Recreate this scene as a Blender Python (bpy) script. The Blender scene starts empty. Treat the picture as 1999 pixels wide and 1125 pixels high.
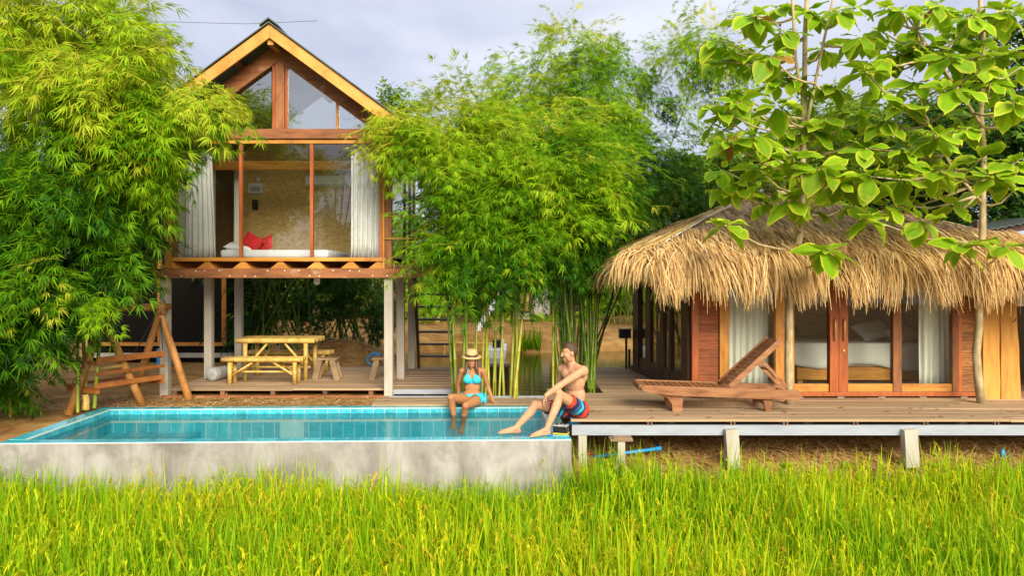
import bpy, math, random
import numpy as np
from mathutils import Vector, Matrix

S = bpy.context.scene
C = S.collection
F, CX, HY, CZ = 1500.0, 1000.0, 540.0, 1.93     # focal length in photo pixels, vanishing point, eye height


def at(px, py, d):
    """Point at depth d (metres from the lens plane) that the photograph shows at pixel px, py."""
    return Vector(((px - CX) * d / F, d, CZ - (py - HY) * d / F))


# ------------------------------------------------------------------ camera, sky, sun, exposure
cam = bpy.data.objects.new('camera', bpy.data.cameras.new('camera'))
C.objects.link(cam)
cam.location = (0, 0, CZ)
cam.rotation_euler = (math.pi / 2, 0, 0)
cam.data.sensor_width = 36
cam.data.lens = F / 1999 * 36
cam.data.shift_y = -22.5 / 1999
cam.data.clip_start = .05
cam.data.clip_end = 600
S.camera = cam

SUN_EL, SUN_AZ = math.radians(28), math.radians(162)
W = bpy.data.worlds.new('World')
S.world = W
W.use_nodes = True
wn, wl = W.node_tree.nodes, W.node_tree.links
wn.clear()
wo = wn.new('ShaderNodeOutputWorld'); bg = wn.new('ShaderNodeBackground')
bg.inputs['Strength'].default_value = .1
sky = wn.new('ShaderNodeTexSky'); sky.sky_type = 'NISHITA'; sky.sun_disc = False
sky.sun_elevation = SUN_EL; sky.sun_rotation = SUN_AZ
tc = wn.new('ShaderNodeTexCoord'); mp = wn.new('ShaderNodeMapping')
mp.inputs['Scale'].default_value = (1.0, 1.0, 2.6)
mp.inputs['Rotation'].default_value = (0, .25, .4)
nz = wn.new('ShaderNodeTexNoise'); nz.inputs['Scale'].default_value = 2.3
nz.inputs['Detail'].default_value = 5; nz.inputs['Roughness'].default_value = .5
nz.inputs['Distortion'].default_value = .5
cr = wn.new('ShaderNodeValToRGB')
cr.color_ramp.elements[0].position = .34; cr.color_ramp.elements[0].color = (.40, .42, .53, 1)
cr.color_ramp.elements[1].position = .70; cr.color_ramp.elements[1].color = (.70, .705, .765, 1)
e = cr.color_ramp.elements.new(.5); e.color = (.51, .528, .63, 1)
sc = wn.new('ShaderNodeVectorMath'); sc.operation = 'SCALE'; sc.inputs['Scale'].default_value = 7.9
mx = wn.new('ShaderNodeMixRGB'); mx.inputs['Fac'].default_value = .88
wl.new(tc.outputs['Generated'], mp.inputs['Vector']); wl.new(mp.outputs[0], nz.inputs['Vector'])
wl.new(nz.outputs['Fac'], cr.inputs['Fac']); wl.new(cr.outputs['Color'], sc.inputs[0])
wl.new(sky.outputs[0], mx.inputs['Color1']); wl.new(sc.outputs['Vector'], mx.inputs['Color2'])
wl.new(mx.outputs[0], bg.inputs['Color']); wl.new(bg.outputs[0], wo.inputs[0])

sl = bpy.data.lights.new('sun', 'SUN'); sl.energy = 3.7; sl.angle = math.radians(36); sl.color = (1.0, .90, .72)
so = bpy.data.objects.new('sun', sl); C.objects.link(so)
sdir = Vector((math.sin(SUN_AZ) * math.cos(SUN_EL), math.cos(SUN_AZ) * math.cos(SUN_EL), math.sin(SUN_EL)))
so.rotation_euler = sdir.to_track_quat('Z', 'Y').to_euler()
so.location = (0, -5, 20)
S.view_settings.view_transform = 'Standard'
S.view_settings.look = 'None'
S.view_settings.exposure = .86
S.view_settings.gamma = 1
S.view_settings.use_curve_mapping = False
S.cycles.max_bounces = 8
S.cycles.transparent_max_bounces = 16
S.cycles.use_denoising = True
S.cycles.caustics_reflective = False
S.cycles.caustics_refractive = False


# ------------------------------------------------------------------ helpers: tagging
def tag(o, label=None, cat=None, group=None, kind=None):
    if label: o['label'] = label
    if cat: o['category'] = cat
    if group: o['group'] = group
    if kind: o['kind'] = kind
    return o


def thing(name, label, cat, loc=(0, 0, 0), group=None):
    o = bpy.data.objects.new(name, None)
    C.objects.link(o)
    o.location = loc
    o.empty_display_size = .1
    return tag(o, label, cat, group)


def adopt(o, parent):
    if parent is not None:
        o.parent = parent
        if parent.type == 'EMPTY':
            o.matrix_parent_inverse = Matrix.Translation(-parent.location)
    return o


def kids(o):
    return list(o.children)


def copy_tree(o, parent=None):
    c = o.copy()
    C.objects.link(c)
    if parent is not None:
        inv = o.matrix_parent_inverse.copy()
        c.parent = parent
        c.matrix_parent_inverse = inv
    for ch in kids(o):
        copy_tree(ch, c)
    return c


# ------------------------------------------------------------------ helpers: mesh building
class MB:
    def __init__(self):
        self.v, self.f = [], []

    def add(self, vs, fs):
        b = len(self.v)
        self.v += [tuple(p) for p in vs]
        self.f += [tuple(i + b for i in f) for f in fs]
        return self

    def box(self, x0, x1, y0, y1, z0, z1):
        vs = [(x, y, z) for z in (z0, z1) for y in (y0, y1) for x in (x0, x1)]
        return self.add(vs, [(0, 2, 3, 1), (4, 5, 7, 6), (0, 1, 5, 4), (2, 6, 7, 3), (0, 4, 6, 2), (1, 3, 7, 5)])

    def beam(self, p, q, w, h, up=(0, 0, 1), w2=None, h2=None):
        p, q, up = Vector(p), Vector(q), Vector(up)
        a = (q - p).normalized()
        s = a.cross(up).normalized()
        u = s.cross(a).normalized()
        w2 = w if w2 is None else w2; h2 = h if h2 is None else h2
        vs = []
        for c, ww, hh in ((p, w, h), (q, w2, h2)):
            for i, j in ((-1, -1), (1, -1), (1, 1), (-1, 1)):
                vs.append(c + s * (i * ww / 2) + u * (j * hh / 2))
        return self.add(vs, [(3, 2, 1, 0), (4, 5, 6, 7), (0, 1, 5, 4), (1, 2, 6, 5), (2, 3, 7, 6), (3, 0, 4, 7)])

    def tube(self, pts, rad, n=8):
        pts = [Vector(p) for p in pts]
        if not hasattr(rad, '__len__'): rad = [rad] * len(pts)
        vs, fs = [], []
        ref = Vector((0.13, 1, .07)) if abs((pts[-1] - pts[0]).normalized().y) < .9 else Vector((1, 0, .1))
        for i, p in enumerate(pts):
            a = (pts[min(i + 1, len(pts) - 1)] - pts[max(i - 1, 0)]).normalized()
            s = a.cross(ref).normalized(); u = s.cross(a)
            for k in range(n):
                t = 2 * math.pi * k / n
                vs.append(p + (s * math.cos(t) + u * math.sin(t)) * rad[i])
        for i in range(len(pts) - 1):
            for k in range(n):
                a, b = i * n + k, i * n + (k + 1) % n
                fs.append((a, b, b + n, a + n))
        fs.append(tuple(range(n))[::-1]); fs.append(tuple(range((len(pts) - 1) * n, len(pts) * n)))
        return self.add(vs, fs)

    def prism(self, poly, ext):
        n = len(poly); ext = Vector(ext)
        vs = [Vector(p) for p in poly] + [Vector(p) + ext for p in poly]
        fs = [tuple(range(n)), tuple(range(2 * n - 1, n - 1, -1))]
        fs += [(i, i + n, (i + 1) % n + n, (i + 1) % n) for i in range(n)]
        return self.add(vs, fs)

    def lathe(self, prof, c, n=20, R=None, sx=1, sy=1):
        c = Vector(c); vs, fs = [], []
        for r, z in prof:
            for k in range(n):
                t = 2 * math.pi * k / n
                p = Vector((r * math.cos(t) * sx, r * math.sin(t) * sy, z))
                vs.append(c + (R @ p if R else p))
        for i in range(len(prof) - 1):
            for k in range(n):
                a, b = i * n + k, i * n + (k + 1) % n
                fs.append((a, b, b + n, a + n))
        fs.append(tuple(range(n))[::-1]); fs.append(tuple(range((len(prof) - 1) * n, len(prof) * n)))
        return self.add(vs, fs)

    def ell(self, c, r, R=None, nu=14, nv=10):
        prof = []
        c = Vector(c); vs, fs = [], []
        for i in range(1, nv):
            th = math.pi * i / nv
            for k in range(nu):
                t = 2 * math.pi * k / nu
                p = Vector((r[0] * math.sin(th) * math.cos(t), r[1] * math.sin(th) * math.sin(t), -r[2] * math.cos(th)))
                vs.append(c + (R @ p if R else p))
        for p in ((0, 0, -r[2]), (0, 0, r[2])):
            p = Vector(p); vs.append(c + (R @ p if R else p))
        nb = (nv - 1) * nu
        for i in range(nv - 2):
            for k in range(nu):
                a, b = i * nu + k, i * nu + (k + 1) % nu
                fs.append((a, b, b + nu, a + nu))
        for k in range(nu):
            fs.append((nb, (k + 1) % nu, k))
            o = (nv - 2) * nu
            fs.append((nb + 1, o + k, o + (k + 1) % nu))
        return self.add(vs, fs)

    def cap(self, p0, r0, p1, r1, nu=12, nv=10):
        """Tapered capsule."""
        p0, p1 = Vector(p0), Vector(p1)
        a = p1 - p0
        R = a.to_track_quat('Z', 'Y').to_matrix()
        vs, fs = [], []
        ths = [math.pi * i / nv for i in range(1, nv)]
        rows = [(th, p0, r0) for th in ths if th <= math.pi / 2 + 1e-6] + [(th, p1, r1) for th in ths if th >= math.pi / 2 - 1e-6]
        for th, c, r in rows:
            for k in range(nu):
                t = 2 * math.pi * k / nu
                vs.append(c + R @ Vector((math.sin(th) * math.cos(t), math.sin(th) * math.sin(t), -math.cos(th))) * r)
        n = len(rows)
        vs.append(p0 - R @ Vector((0, 0, r0))); vs.append(p1 + R @ Vector((0, 0, r1)))
        for i in range(n - 1):
            for k in range(nu):
                x, y = i * nu + k, i * nu + (k + 1) % nu
                fs.append((x, y, y + nu, x + nu))
        for k in range(nu):
            fs.append((n * nu, (k + 1) % nu, k))
            fs.append((n * nu + 1, (n - 1) * nu + k, (n - 1) * nu + (k + 1) % nu))
        return self.add(vs, fs)

    def build(self, name, mat, parent=None, smooth=False, bevel=0, kind=None):
        me = bpy.data.meshes.new(name)
        me.from_pydata(self.v, [], self.f)
        me.validate()
        o = bpy.data.objects.new(name, me)
        C.objects.link(o)
        if mat: me.materials.append(mat)
        if smooth:
            me.polygons.foreach_set('use_smooth', [True] * len(me.polygons))
        if bevel:
            b = o.modifiers.new('bevel', 'BEVEL'); b.width = bevel; b.segments = 2; b.limit_method = 'ANGLE'
        if kind: o['kind'] = kind
        return adopt(o, parent)


def npmesh(name, V, Fc, mat, parent=None, tint=None, smooth=False, kind=None):
    me = bpy.data.meshes.new(name)
    V = np.ascontiguousarray(V, np.float32); Fc = np.ascontiguousarray(Fc, np.int32)
    k = Fc.shape[1]
    me.vertices.add(len(V)); me.vertices.foreach_set('co', V.ravel())
    me.loops.add(Fc.size); me.loops.foreach_set('vertex_index', Fc.ravel())
    me.polygons.add(len(Fc)); me.polygons.foreach_set('loop_start', np.arange(0, Fc.size, k, dtype=np.int32))
    if tint is not None:
        at_ = me.attributes.new('tint', 'FLOAT', 'POINT')
        at_.data.foreach_set('value', np.ascontiguousarray(tint, np.float32))
    me.update(calc_edges=True)
    if smooth: me.polygons.foreach_set('use_smooth', np.ones(len(Fc), bool))
    me.materials.append(mat)
    o = bpy.data.objects.new(name, me)
    C.objects.link(o)
    if kind: o['kind'] = kind
    return adopt(o, parent)


_unit = {}


def plank(name, mat, parent, c, s, rz=0, rx=0, ry=0, chamfer=.04):
    """A board: shared unit mesh, sized per object."""
    key = (name, mat.name)
    if key not in _unit:
        b = MB()
        h, k = .5, .5 - chamfer
        vs = []
        for x in (-h, h):
            for y, z in ((-h, -h), (h, -h), (h, k), (k, h), (-k, h), (-h, k)):
                vs.append((x, y, z))
        fs = [(5, 4, 3, 2, 1, 0), (6, 7, 8, 9, 10, 11)] + [(i, (i + 1) % 6, (i + 1) % 6 + 6, i + 6) for i in range(6)]
        me = bpy.data.meshes.new(name); me.from_pydata(vs, [], fs); me.materials.append(mat)
        _unit[key] = me
    o = bpy.data.objects.new(name, _unit[key])
    C.objects.link(o)
    o.location = c; o.scale = s; o.rotation_euler = (rx, ry, rz)
    return adopt(o, parent)


# ------------------------------------------------------------------ materials
def newmat(name):
    m = bpy.data.materials.new(name); m.use_nodes = True
    nt = m.node_tree; nt.nodes.clear()
    out = nt.nodes.new('ShaderNodeOutputMaterial')
    return m, nt, out


def ramp(nt, stops, interp='LINEAR'):
    r = nt.nodes.new('ShaderNodeValToRGB'); cr = r.color_ramp; cr.interpolation = interp
    while len(cr.elements) > 1: cr.elements.remove(cr.elements[-1])
    cr.elements[0].position = stops[0][0]; cr.elements[0].color = (*stops[0][1], 1)
    for p, c in stops[1:]:
        e = cr.elements.new(p); e.color = (*c, 1)
    return r


def surf(name, stops, scale=(5, 5, 5), nscale=1.0, detail=5, rough=.6, bump=.2, spec=.35, metal=0, rand=.25, shift=True, bdist=.01, stain=None, distort=0):
    m, nt, out = newmat(name); N, L = nt.nodes, nt.links
    b = N.new('ShaderNodeBsdfPrincipled')
    L.new(b.outputs[0], out.inputs[0])
    b.inputs['Roughness'].default_value = rough; b.inputs['Metallic'].default_value = metal
    b.inputs['Specular IOR Level'].default_value = spec
    t = N.new('ShaderNodeTexCoord'); oi = N.new('ShaderNodeObjectInfo')
    v = t.outputs['Object']
    if shift:
        ml = N.new('ShaderNodeMath'); ml.operation = 'MULTIPLY'; ml.inputs[1].default_value = 71.3
        ad = N.new('ShaderNodeVectorMath'); ad.operation = 'ADD'
        L.new(oi.outputs['Random'], ml.inputs[0]); L.new(v, ad.inputs[0]); L.new(ml.outputs[0], ad.inputs[1])
        v = ad.outputs[0]
    mp = N.new('ShaderNodeMapping'); mp.inputs['Scale'].default_value = scale
    L.new(v, mp.inputs['Vector'])
    n = N.new('ShaderNodeTexNoise'); n.inputs['Scale'].default_value = nscale; n.inputs['Detail'].default_value = detail
    n.inputs['Roughness'].default_value = .62; n.inputs['Distortion'].default_value = distort
    L.new(mp.outputs[0], n.inputs['Vector'])
    r = ramp(nt, stops); L.new(n.outputs['Fac'], r.inputs[0])
    col = r.outputs[0]
    if stain:
        n2 = N.new('ShaderNodeTexNoise'); n2.inputs['Scale'].default_value = stain[0]; n2.inputs['Detail'].default_value = 6
        n2.inputs['Roughness'].default_value = .65
        L.new(t.outputs['Object'], n2.inputs['Vector'])
        r2 = ramp(nt, [(stain[2], (0, 0, 0)), (stain[3], (1, 1, 1))]); L.new(n2.outputs['Fac'], r2.inputs[0])
        mxx = N.new('ShaderNodeMixRGB'); mxx.inputs['Color2'].default_value = (*stain[1], 1)
        L.new(r2.outputs[0], mxx.inputs['Fac']); L.new(col, mxx.inputs['Color1'])
        col = mxx.outputs[0]
    if rand:
        mr = N.new('ShaderNodeMapRange'); mr.inputs['To Min'].default_value = 1 - rand; mr.inputs['To Max'].default_value = 1 + rand
        L.new(oi.outputs['Random'], mr.inputs['Value'])
        hs = N.new('ShaderNodeHueSaturation'); L.new(col, hs.inputs['Color']); L.new(mr.outputs[0], hs.inputs['Value'])
        col = hs.outputs[0]
    L.new(col, b.inputs['Base Color'])
    if bump:
        bu = N.new('ShaderNodeBump'); bu.inputs['Strength'].default_value = bump; bu.inputs['Distance'].default_value = bdist
        L.new(n.outputs['Fac'], bu.inputs['Height']); L.new(bu.outputs[0], b.inputs['Normal'])
    return m


def leafmat(name, stops, transl=.35, rough=.45, spec=.25, rand=0.0, spots=None):
    m, nt, out = newmat(name); N, L = nt.nodes, nt.links
    a = N.new('ShaderNodeAttribute'); a.attribute_name = 'tint'
    r = ramp(nt, stops); L.new(a.outputs['Fac'], r.inputs[0])
    col = r.outputs[0]
    if rand:
        oi = N.new('ShaderNodeObjectInfo')
        mr = N.new('ShaderNodeMapRange'); mr.inputs['To Min'].default_value = 1 - rand; mr.inputs['To Max'].default_value = 1 + rand
        L.new(oi.outputs['Random'], mr.inputs['Value'])
        hs = N.new('ShaderNodeHueSaturation'); L.new(col, hs.inputs['Color']); L.new(mr.outputs[0], hs.inputs['Value'])
        col = hs.outputs[0]
    if spots:
        tco = N.new('ShaderNodeTexCoord'); oi2 = N.new('ShaderNodeObjectInfo'); adv = N.new('ShaderNodeVectorMath'); adv.operation = 'ADD'
        m2 = N.new('ShaderNodeMath'); m2.operation = 'MULTIPLY'; m2.inputs[1].default_value = 53
        L.new(oi2.outputs['Random'], m2.inputs[0]); L.new(tco.outputs['Object'], adv.inputs[0]); L.new(m2.outputs[0], adv.inputs[1])
        nn2 = N.new('ShaderNodeTexNoise'); nn2.inputs['Scale'].default_value = 11; nn2.inputs['Detail'].default_value = 4
        L.new(adv.outputs[0], nn2.inputs['Vector'])
        rs2 = ramp(nt, [(.60, (0, 0, 0)), (.70, (1, 1, 1))]); L.new(nn2.outputs['Fac'], rs2.inputs[0])
        mx2 = N.new('ShaderNodeMixRGB'); mx2.inputs['Color2'].default_value = (*spots, 1)
        L.new(rs2.outputs[0], mx2.inputs['Fac']); L.new(col, mx2.inputs['Color1']); col = mx2.outputs[0]
    b = N.new('ShaderNodeBsdfPrincipled'); b.inputs['Roughness'].default_value = rough
    b.inputs['Specular IOR Level'].default_value = spec
    tr = N.new('ShaderNodeBsdfTranslucent'); mx = N.new('ShaderNodeMixShader'); mx.inputs[0].default_value = transl
    L.new(col, b.inputs['Base Color']); L.new(col, tr.inputs['Color'])
    L.new(b.outputs[0], mx.inputs[1]); L.new(tr.outputs[0], mx.inputs[2]); L.new(mx.outputs[0], out.inputs[0])
    return m


def glassmat(name, tint, refl, ior=1.5):
    m, nt, out = newmat(name); N, L = nt.nodes, nt.links
    t = N.new('ShaderNodeBsdfTransparent'); t.inputs[0].default_value = (*tint, 1)
    g = N.new('ShaderNodeBsdfGlossy'); g.inputs['Roughness'].default_value = .0
    lw_ = N.new('ShaderNodeLayerWeight'); lw_.inputs['Blend'].default_value = .5
    fr = N.new('ShaderNodeMath'); fr.operation = 'POWER'; fr.inputs[1].default_value = 4.5
    L.new(lw_.outputs['Facing'], fr.inputs[0])
    ad = N.new('ShaderNodeMath'); ad.operation = 'ADD'; ad.use_clamp = True; ad.inputs[1].default_value = refl
    mx = N.new('ShaderNodeMixShader')
    L.new(fr.outputs[0], ad.inputs[0]); L.new(ad.outputs[0], mx.inputs[0])
    L.new(t.outputs[0], mx.inputs[1]); L.new(g.outputs[0], mx.inputs[2]); L.new(mx.outputs[0], out.inputs[0])
    return m


def watermat(name, tint, refl, wscale, bump):
    m, nt, out = newmat(name); N, L = nt.nodes, nt.links
    t = N.new('ShaderNodeBsdfTransparent'); t.inputs[0].default_value = (*tint, 1)
    g = N.new('ShaderNodeBsdfGlossy'); g.inputs['Roughness'].default_value = .02
    tc = N.new('ShaderNodeTexCoord'); mp = N.new('ShaderNodeMapping'); mp.inputs['Scale'].default_value = wscale
    n = N.new('ShaderNodeTexNoise'); n.inputs['Scale'].default_value = 1; n.inputs['Detail'].default_value = 3
    n.inputs['Distortion'].default_value = .8
    bu = N.new('ShaderNodeBump'); bu.inputs['Strength'].default_value = bump; bu.inputs['Distance'].default_value = .02
    fr = N.new('ShaderNodeFresnel'); fr.inputs['IOR'].default_value = 1.33
    ml = N.new('ShaderNodeMath'); ml.operation = 'MULTIPLY'; ml.inputs[1].default_value = refl; ml.use_clamp = True
    mx = N.new('ShaderNodeMixShader')
    L.new(tc.outputs['Object'], mp.inputs[0]); L.new(mp.outputs[0], n.inputs['Vector']); L.new(n.outputs['Fac'], bu.inputs['Height'])
    L.new(bu.outputs[0], g.inputs['Normal']); L.new(bu.outputs[0], fr.inputs['Normal'])
    L.new(fr.outputs[0], ml.inputs[0]); L.new(ml.outputs[0], mx.inputs[0])
    L.new(t.outputs[0], mx.inputs[1]); L.new(g.outputs[0], mx.inputs[2]); L.new(mx.outputs[0], out.inputs[0])
    return m


def flat(name, c, rough=.5, spec=.3, metal=0, emit=None):
    m, nt, out = newmat(name)
    b = nt.nodes.new('ShaderNodeBsdfPrincipled'); nt.links.new(b.outputs[0], out.inputs[0])
    b.inputs['Base Color'].default_value = (*c, 1); b.inputs['Roughness'].default_value = rough
    b.inputs['Specular IOR Level'].default_value = spec; b.inputs['Metallic'].default_value = metal
    return m


M = {}
M['deck'] = surf('deck_wood', [(.28, (.21, .13, .072)), (.5, (.39, .265, .155)), (.72, (.53, .40, .255))], (3, 7, 7), rough=.75, bump=.35, rand=.2, spec=.2)
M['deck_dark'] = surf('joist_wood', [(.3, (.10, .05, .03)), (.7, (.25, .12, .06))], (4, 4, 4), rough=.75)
M['orange'] = surf('orange_wood', [(.3, (.33, .12, .018)), (.5, (.54, .23, .035)), (.7, (.66, .33, .065))], (14, 14, 2.2), rough=.5, bump=.2, rand=.2, stain=(2.5, (.30, .12, .03), .58, .75))
M['orange_h'] = surf('orange_wood_level', [(.3, (.40, .15, .02)), (.5, (.54, .225, .035)), (.7, (.66, .33, .065))], (2.2, 14, 14), rough=.5, bump=.2, rand=.2, stain=(2.5, (.30, .12, .03), .58, .75))
M['barge'] = surf('barge_wood', [(.3, (.46, .20, .035)), (.5, (.60, .29, .06)), (.7, (.66, .35, .085))], (4, 14, 4), rough=.55, bump=.2, rand=.12, stain=(1.8, (.42, .18, .04), .55, .8))
M['brown'] = surf('brown_wood', [(.3, (.14, .055, .02)), (.5, (.26, .10, .033)), (.7, (.34, .14, .05))], (10, 10, 2.5), rough=.6, bump=.2, rand=.15)
M['brown_h'] = surf('brown_beam_wood', [(.3, (.17, .062, .022)), (.5, (.29, .105, .036)), (.7, (.38, .15, .05))], (2.2, 12, 12), rough=.6, bump=.2, rand=.12, stain=(3.2, (.40, .30, .2), .60, .70))
M['darkbrown'] = surf('dark_brown_wood', [(.3, (.035, .014, .008)), (.7, (.10, .042, .02))], (8, 8, 2), rough=.45, bump=.1, rand=.15)
M['red'] = surf('red_wood', [(.3, (.24, .055, .014)), (.5, (.37, .095, .022)), (.7, (.45, .13, .03))], (12, 12, 2), rough=.42, bump=.1, rand=.08)
M['clap'] = surf('clapboard_wood', [(.3, (.19, .055, .022)), (.5, (.30, .09, .034)), (.7, (.38, .13, .05))], (2, 9, 9), rough=.6, bump=.3, rand=.22, spec=.2)
M['clap_r'] = surf('weathered_clapboard_wood', [(.3, (.13, .05, .02)), (.5, (.27, .11, .035)), (.7, (.40, .19, .06))], (2, 9, 9), rough=.65, bump=.3, rand=.35, spec=.2)
M['log'] = surf('sawn_log_wood', [(.3, (.40, .18, .03)), (.5, (.58, .28, .05)), (.72, (.64, .34, .08))], (9, 9, 1.4), rough=.65, bump=.3, rand=.1, stain=(5, (.22, .08, .02), .64, .70))
M['teak'] = surf('oiled_lounger_wood', [(.3, (.15, .055, .02)), (.5, (.27, .115, .045)), (.7, (.36, .17, .07))], (3, 16, 16), rough=.5, bump=.15, rand=.18)
M['swing'] = surf('swing_log_wood', [(.3, (.24, .10, .025)), (.5, (.42, .19, .05)), (.7, (.52, .26, .08))], (6, 6, 3), rough=.5, bump=.2, rand=.15)
M['swing_seat'] = surf('swing_seat_wood', [(.3, (.22, .065, .016)), (.5, (.36, .12, .028)), (.7, (.45, .17, .04))], (6, 6, 6), rough=.45, bump=.1, rand=.15)
M['bamboo_pole'] = surf('dry_bamboo', [(.3, (.46, .28, .055)), (.5, (.60, .40, .10)), (.7, (.68, .48, .16))], (9, 9, 9), rough=.4, bump=.1, rand=.12)
M['greywood'] = surf('grey_stool_wood', [(.3, (.17, .11, .06)), (.7, (.36, .25, .14))], (4, 4, 4), rough=.75, rand=.15)
M['post'] = surf('painted_concrete_post', [(.3, (.36, .325, .26)), (.5, (.43, .395, .325)), (.7, (.48, .44, .38))], (4, 4, 1.5), rough=.75, bump=.15, rand=.08, stain=(2.5, (.36, .32, .24), .58, .75))
M['concrete'] = surf('cast_concrete', [(.3, (.20, .185, .165)), (.5, (.32, .30, .275)), (.68, (.43, .415, .39))], (2.4, 2.4, .9), rough=.85, bump=.25, rand=0, spec=.2, shift=False, stain=(1.6, (.17, .15, .125), .52, .72), distort=.6)
M['steel'] = surf('galvanised_steel', [(.3, (.28, .31, .36)), (.7, (.38, .42, .475))], (2, 8, 8), rough=.45, bump=.05, rand=.05, spec=.5)
M['roofsheet'] = surf('corrugated_sheet', [(.3, (.06, .075, .06)), (.7, (.12, .14, .115))], (3, 3, 3), rough=.5, bump=.1, rand=.1, spec=.4)
M['zinc'] = surf('zinc_sheet', [(.3, (.3, .3, .28)), (.7, (.5, .5, .46))], (3, 3, 3), rough=.5, bump=.1, rand=.1, spec=.4)
M['osb'] = surf('pressed_straw_board', [(.3, (.46, .27, .07)), (.5, (.66, .44, .15)), (.7, (.78, .58, .25))], (9, 9, 22), rough=.8, bump=.2, rand=0, distort=1.2)
M['plaster'] = surf('plaster', [(.3, (.50, .46, .38)), (.7, (.6, .56, .48))], (3, 3, 3), rough=.85, rand=0)
M['dirt'] = surf('bare_earth', [(.28, (.16, .075, .024)), (.46, (.29, .155, .048)), (.6, (.38, .225, .075)), (.78, (.46, .31, .12))], (2.2, 2.2, 2.2), detail=9, rough=.95, bump=.6, rand=0, spec=.1, bdist=.04, shift=False, stain=(.6, (.22, .12, .04), .5, .7))
M['tile'] = surf('glazed_tile', [(.3, (.03, .34, .45)), (.5, (.06, .46, .56)), (.7, (.12, .56, .63))], (2.5, 2.5, 2.5), rough=.18, bump=.03, rand=.16, spec=.5)
M['grout'] = flat('pale_grout', (.62, .68, .62), .8)
M['sheet'] = surf('white_sheet', [(.3, (.72, .73, .75)), (.7, (.82, .82, .84))], (4, 4, 4), rough=.8, bump=.25, rand=0, bdist=.03)
M['curtain'] = surf('white_curtain', [(.3, (.74, .74, .72)), (.7, (.84, .84, .82))], (20, 20, 2), rough=.85, bump=.15, rand=0)
M['redcloth'] = surf('red_cushion_cloth', [(.3, (.42, .004, .012)), (.7, (.58, .012, .02))], (8, 8, 8), rough=.8, rand=.1)
M['white'] = flat('white_plastic', (.75, .76, .74), .45)
M['black'] = flat('black_plastic', (.018, .018, .02), .4)
M['grey'] = surf('grey_foil', [(.3, (.30, .31, .31)), (.7, (.52, .53, .52))], (20, 20, 20), rough=.4, bump=.3, rand=0)
M['bluepipe'] = flat('blue_pipe_plastic', (.02, .28, .62), .35)
M['redpl'] = flat('red_valve_plastic', (.45, .02, .02), .4)
M['yellow'] = flat('yellow_plastic', (.6, .45, .05), .4)
M['metal'] = flat('dark_metal', (.05, .05, .05), .5, metal=.6)
M['brass'] = flat('brass', (.62, .40, .10), .35, metal=.6)
M['glass'] = glassmat('window_glass', (.97, .98, .97), .09)
M['glass_dark'] = glassmat('hut_door_glass', (.95, .97, .93), .035)
M['gable_glass'] = glassmat('gable_glass', (.80, .83, .83), .34)
M['pool_water'] = watermat('pool_water', (.78, .98, .99), .65, (4.5, 8, 4), .5)
M['basin'] = surf('basin_tile', [(.3, (.05, .50, .60)), (.7, (.12, .66, .73))], (3, 3, 3), rough=.4, bump=0, rand=0, shift=False)
bt = M['basin'].node_tree; bb = next(n for n in bt.nodes if n.type == 'BSDF_PRINCIPLED')
bk = bt.nodes.new('ShaderNodeTexBrick'); bk.offset = 0; bk.inputs['Scale'].default_value = 1; bk.inputs['Brick Width'].default_value = .165
bk.inputs['Row Height'].default_value = .165; bk.inputs['Mortar Size'].default_value = .006; bk.inputs['Color2'].default_value = (.04, .46, .57, 1)
bk.inputs['Mortar'].default_value = (.45, .72, .72, 1)
btc = bt.nodes.new('ShaderNodeTexCoord'); bt.links.new(btc.outputs['Object'], bk.inputs['Vector'])
src = bb.inputs['Base Color'].links[0].from_socket
bt.links.new(src, bk.inputs['Color1']); bt.links.new(bk.outputs['Color'], bb.inputs['Base Color'])
M['cement'] = surf('cement', [(.3, (.3, .29, .26)), (.7, (.45, .43, .39))], (3, 3, 3), rough=.9, rand=.05)

m, nt, out = newmat('pond_water')
b = nt.nodes.new('ShaderNodeBsdfPrincipled'); nt.links.new(b.outputs[0], out.inputs[0])
b.inputs['Base Color'].default_value = (.075, .065, .012, 1); b.inputs['Roughness'].default_value = .06
t_ = nt.nodes.new('ShaderNodeTexCoord'); p_ = nt.nodes.new('ShaderNodeMapping'); p_.inputs['Scale'].default_value = (1.2, 3.5, 1)
n_ = nt.nodes.new('ShaderNodeTexNoise'); n_.inputs['Scale'].default_value = 1.6; n_.inputs['Detail'].default_value = 3
u_ = nt.nodes.new('ShaderNodeBump'); u_.inputs['Strength'].default_value = .12; u_.inputs['Distance'].default_value = .05
nt.links.new(t_.outputs['Object'], p_.inputs[0]); nt.links.new(p_.outputs[0], n_.inputs['Vector'])
nt.links.new(n_.outputs['Fac'], u_.inputs['Height']); nt.links.new(u_.outputs[0], b.inputs['Normal'])
M['pond'] = m

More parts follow.
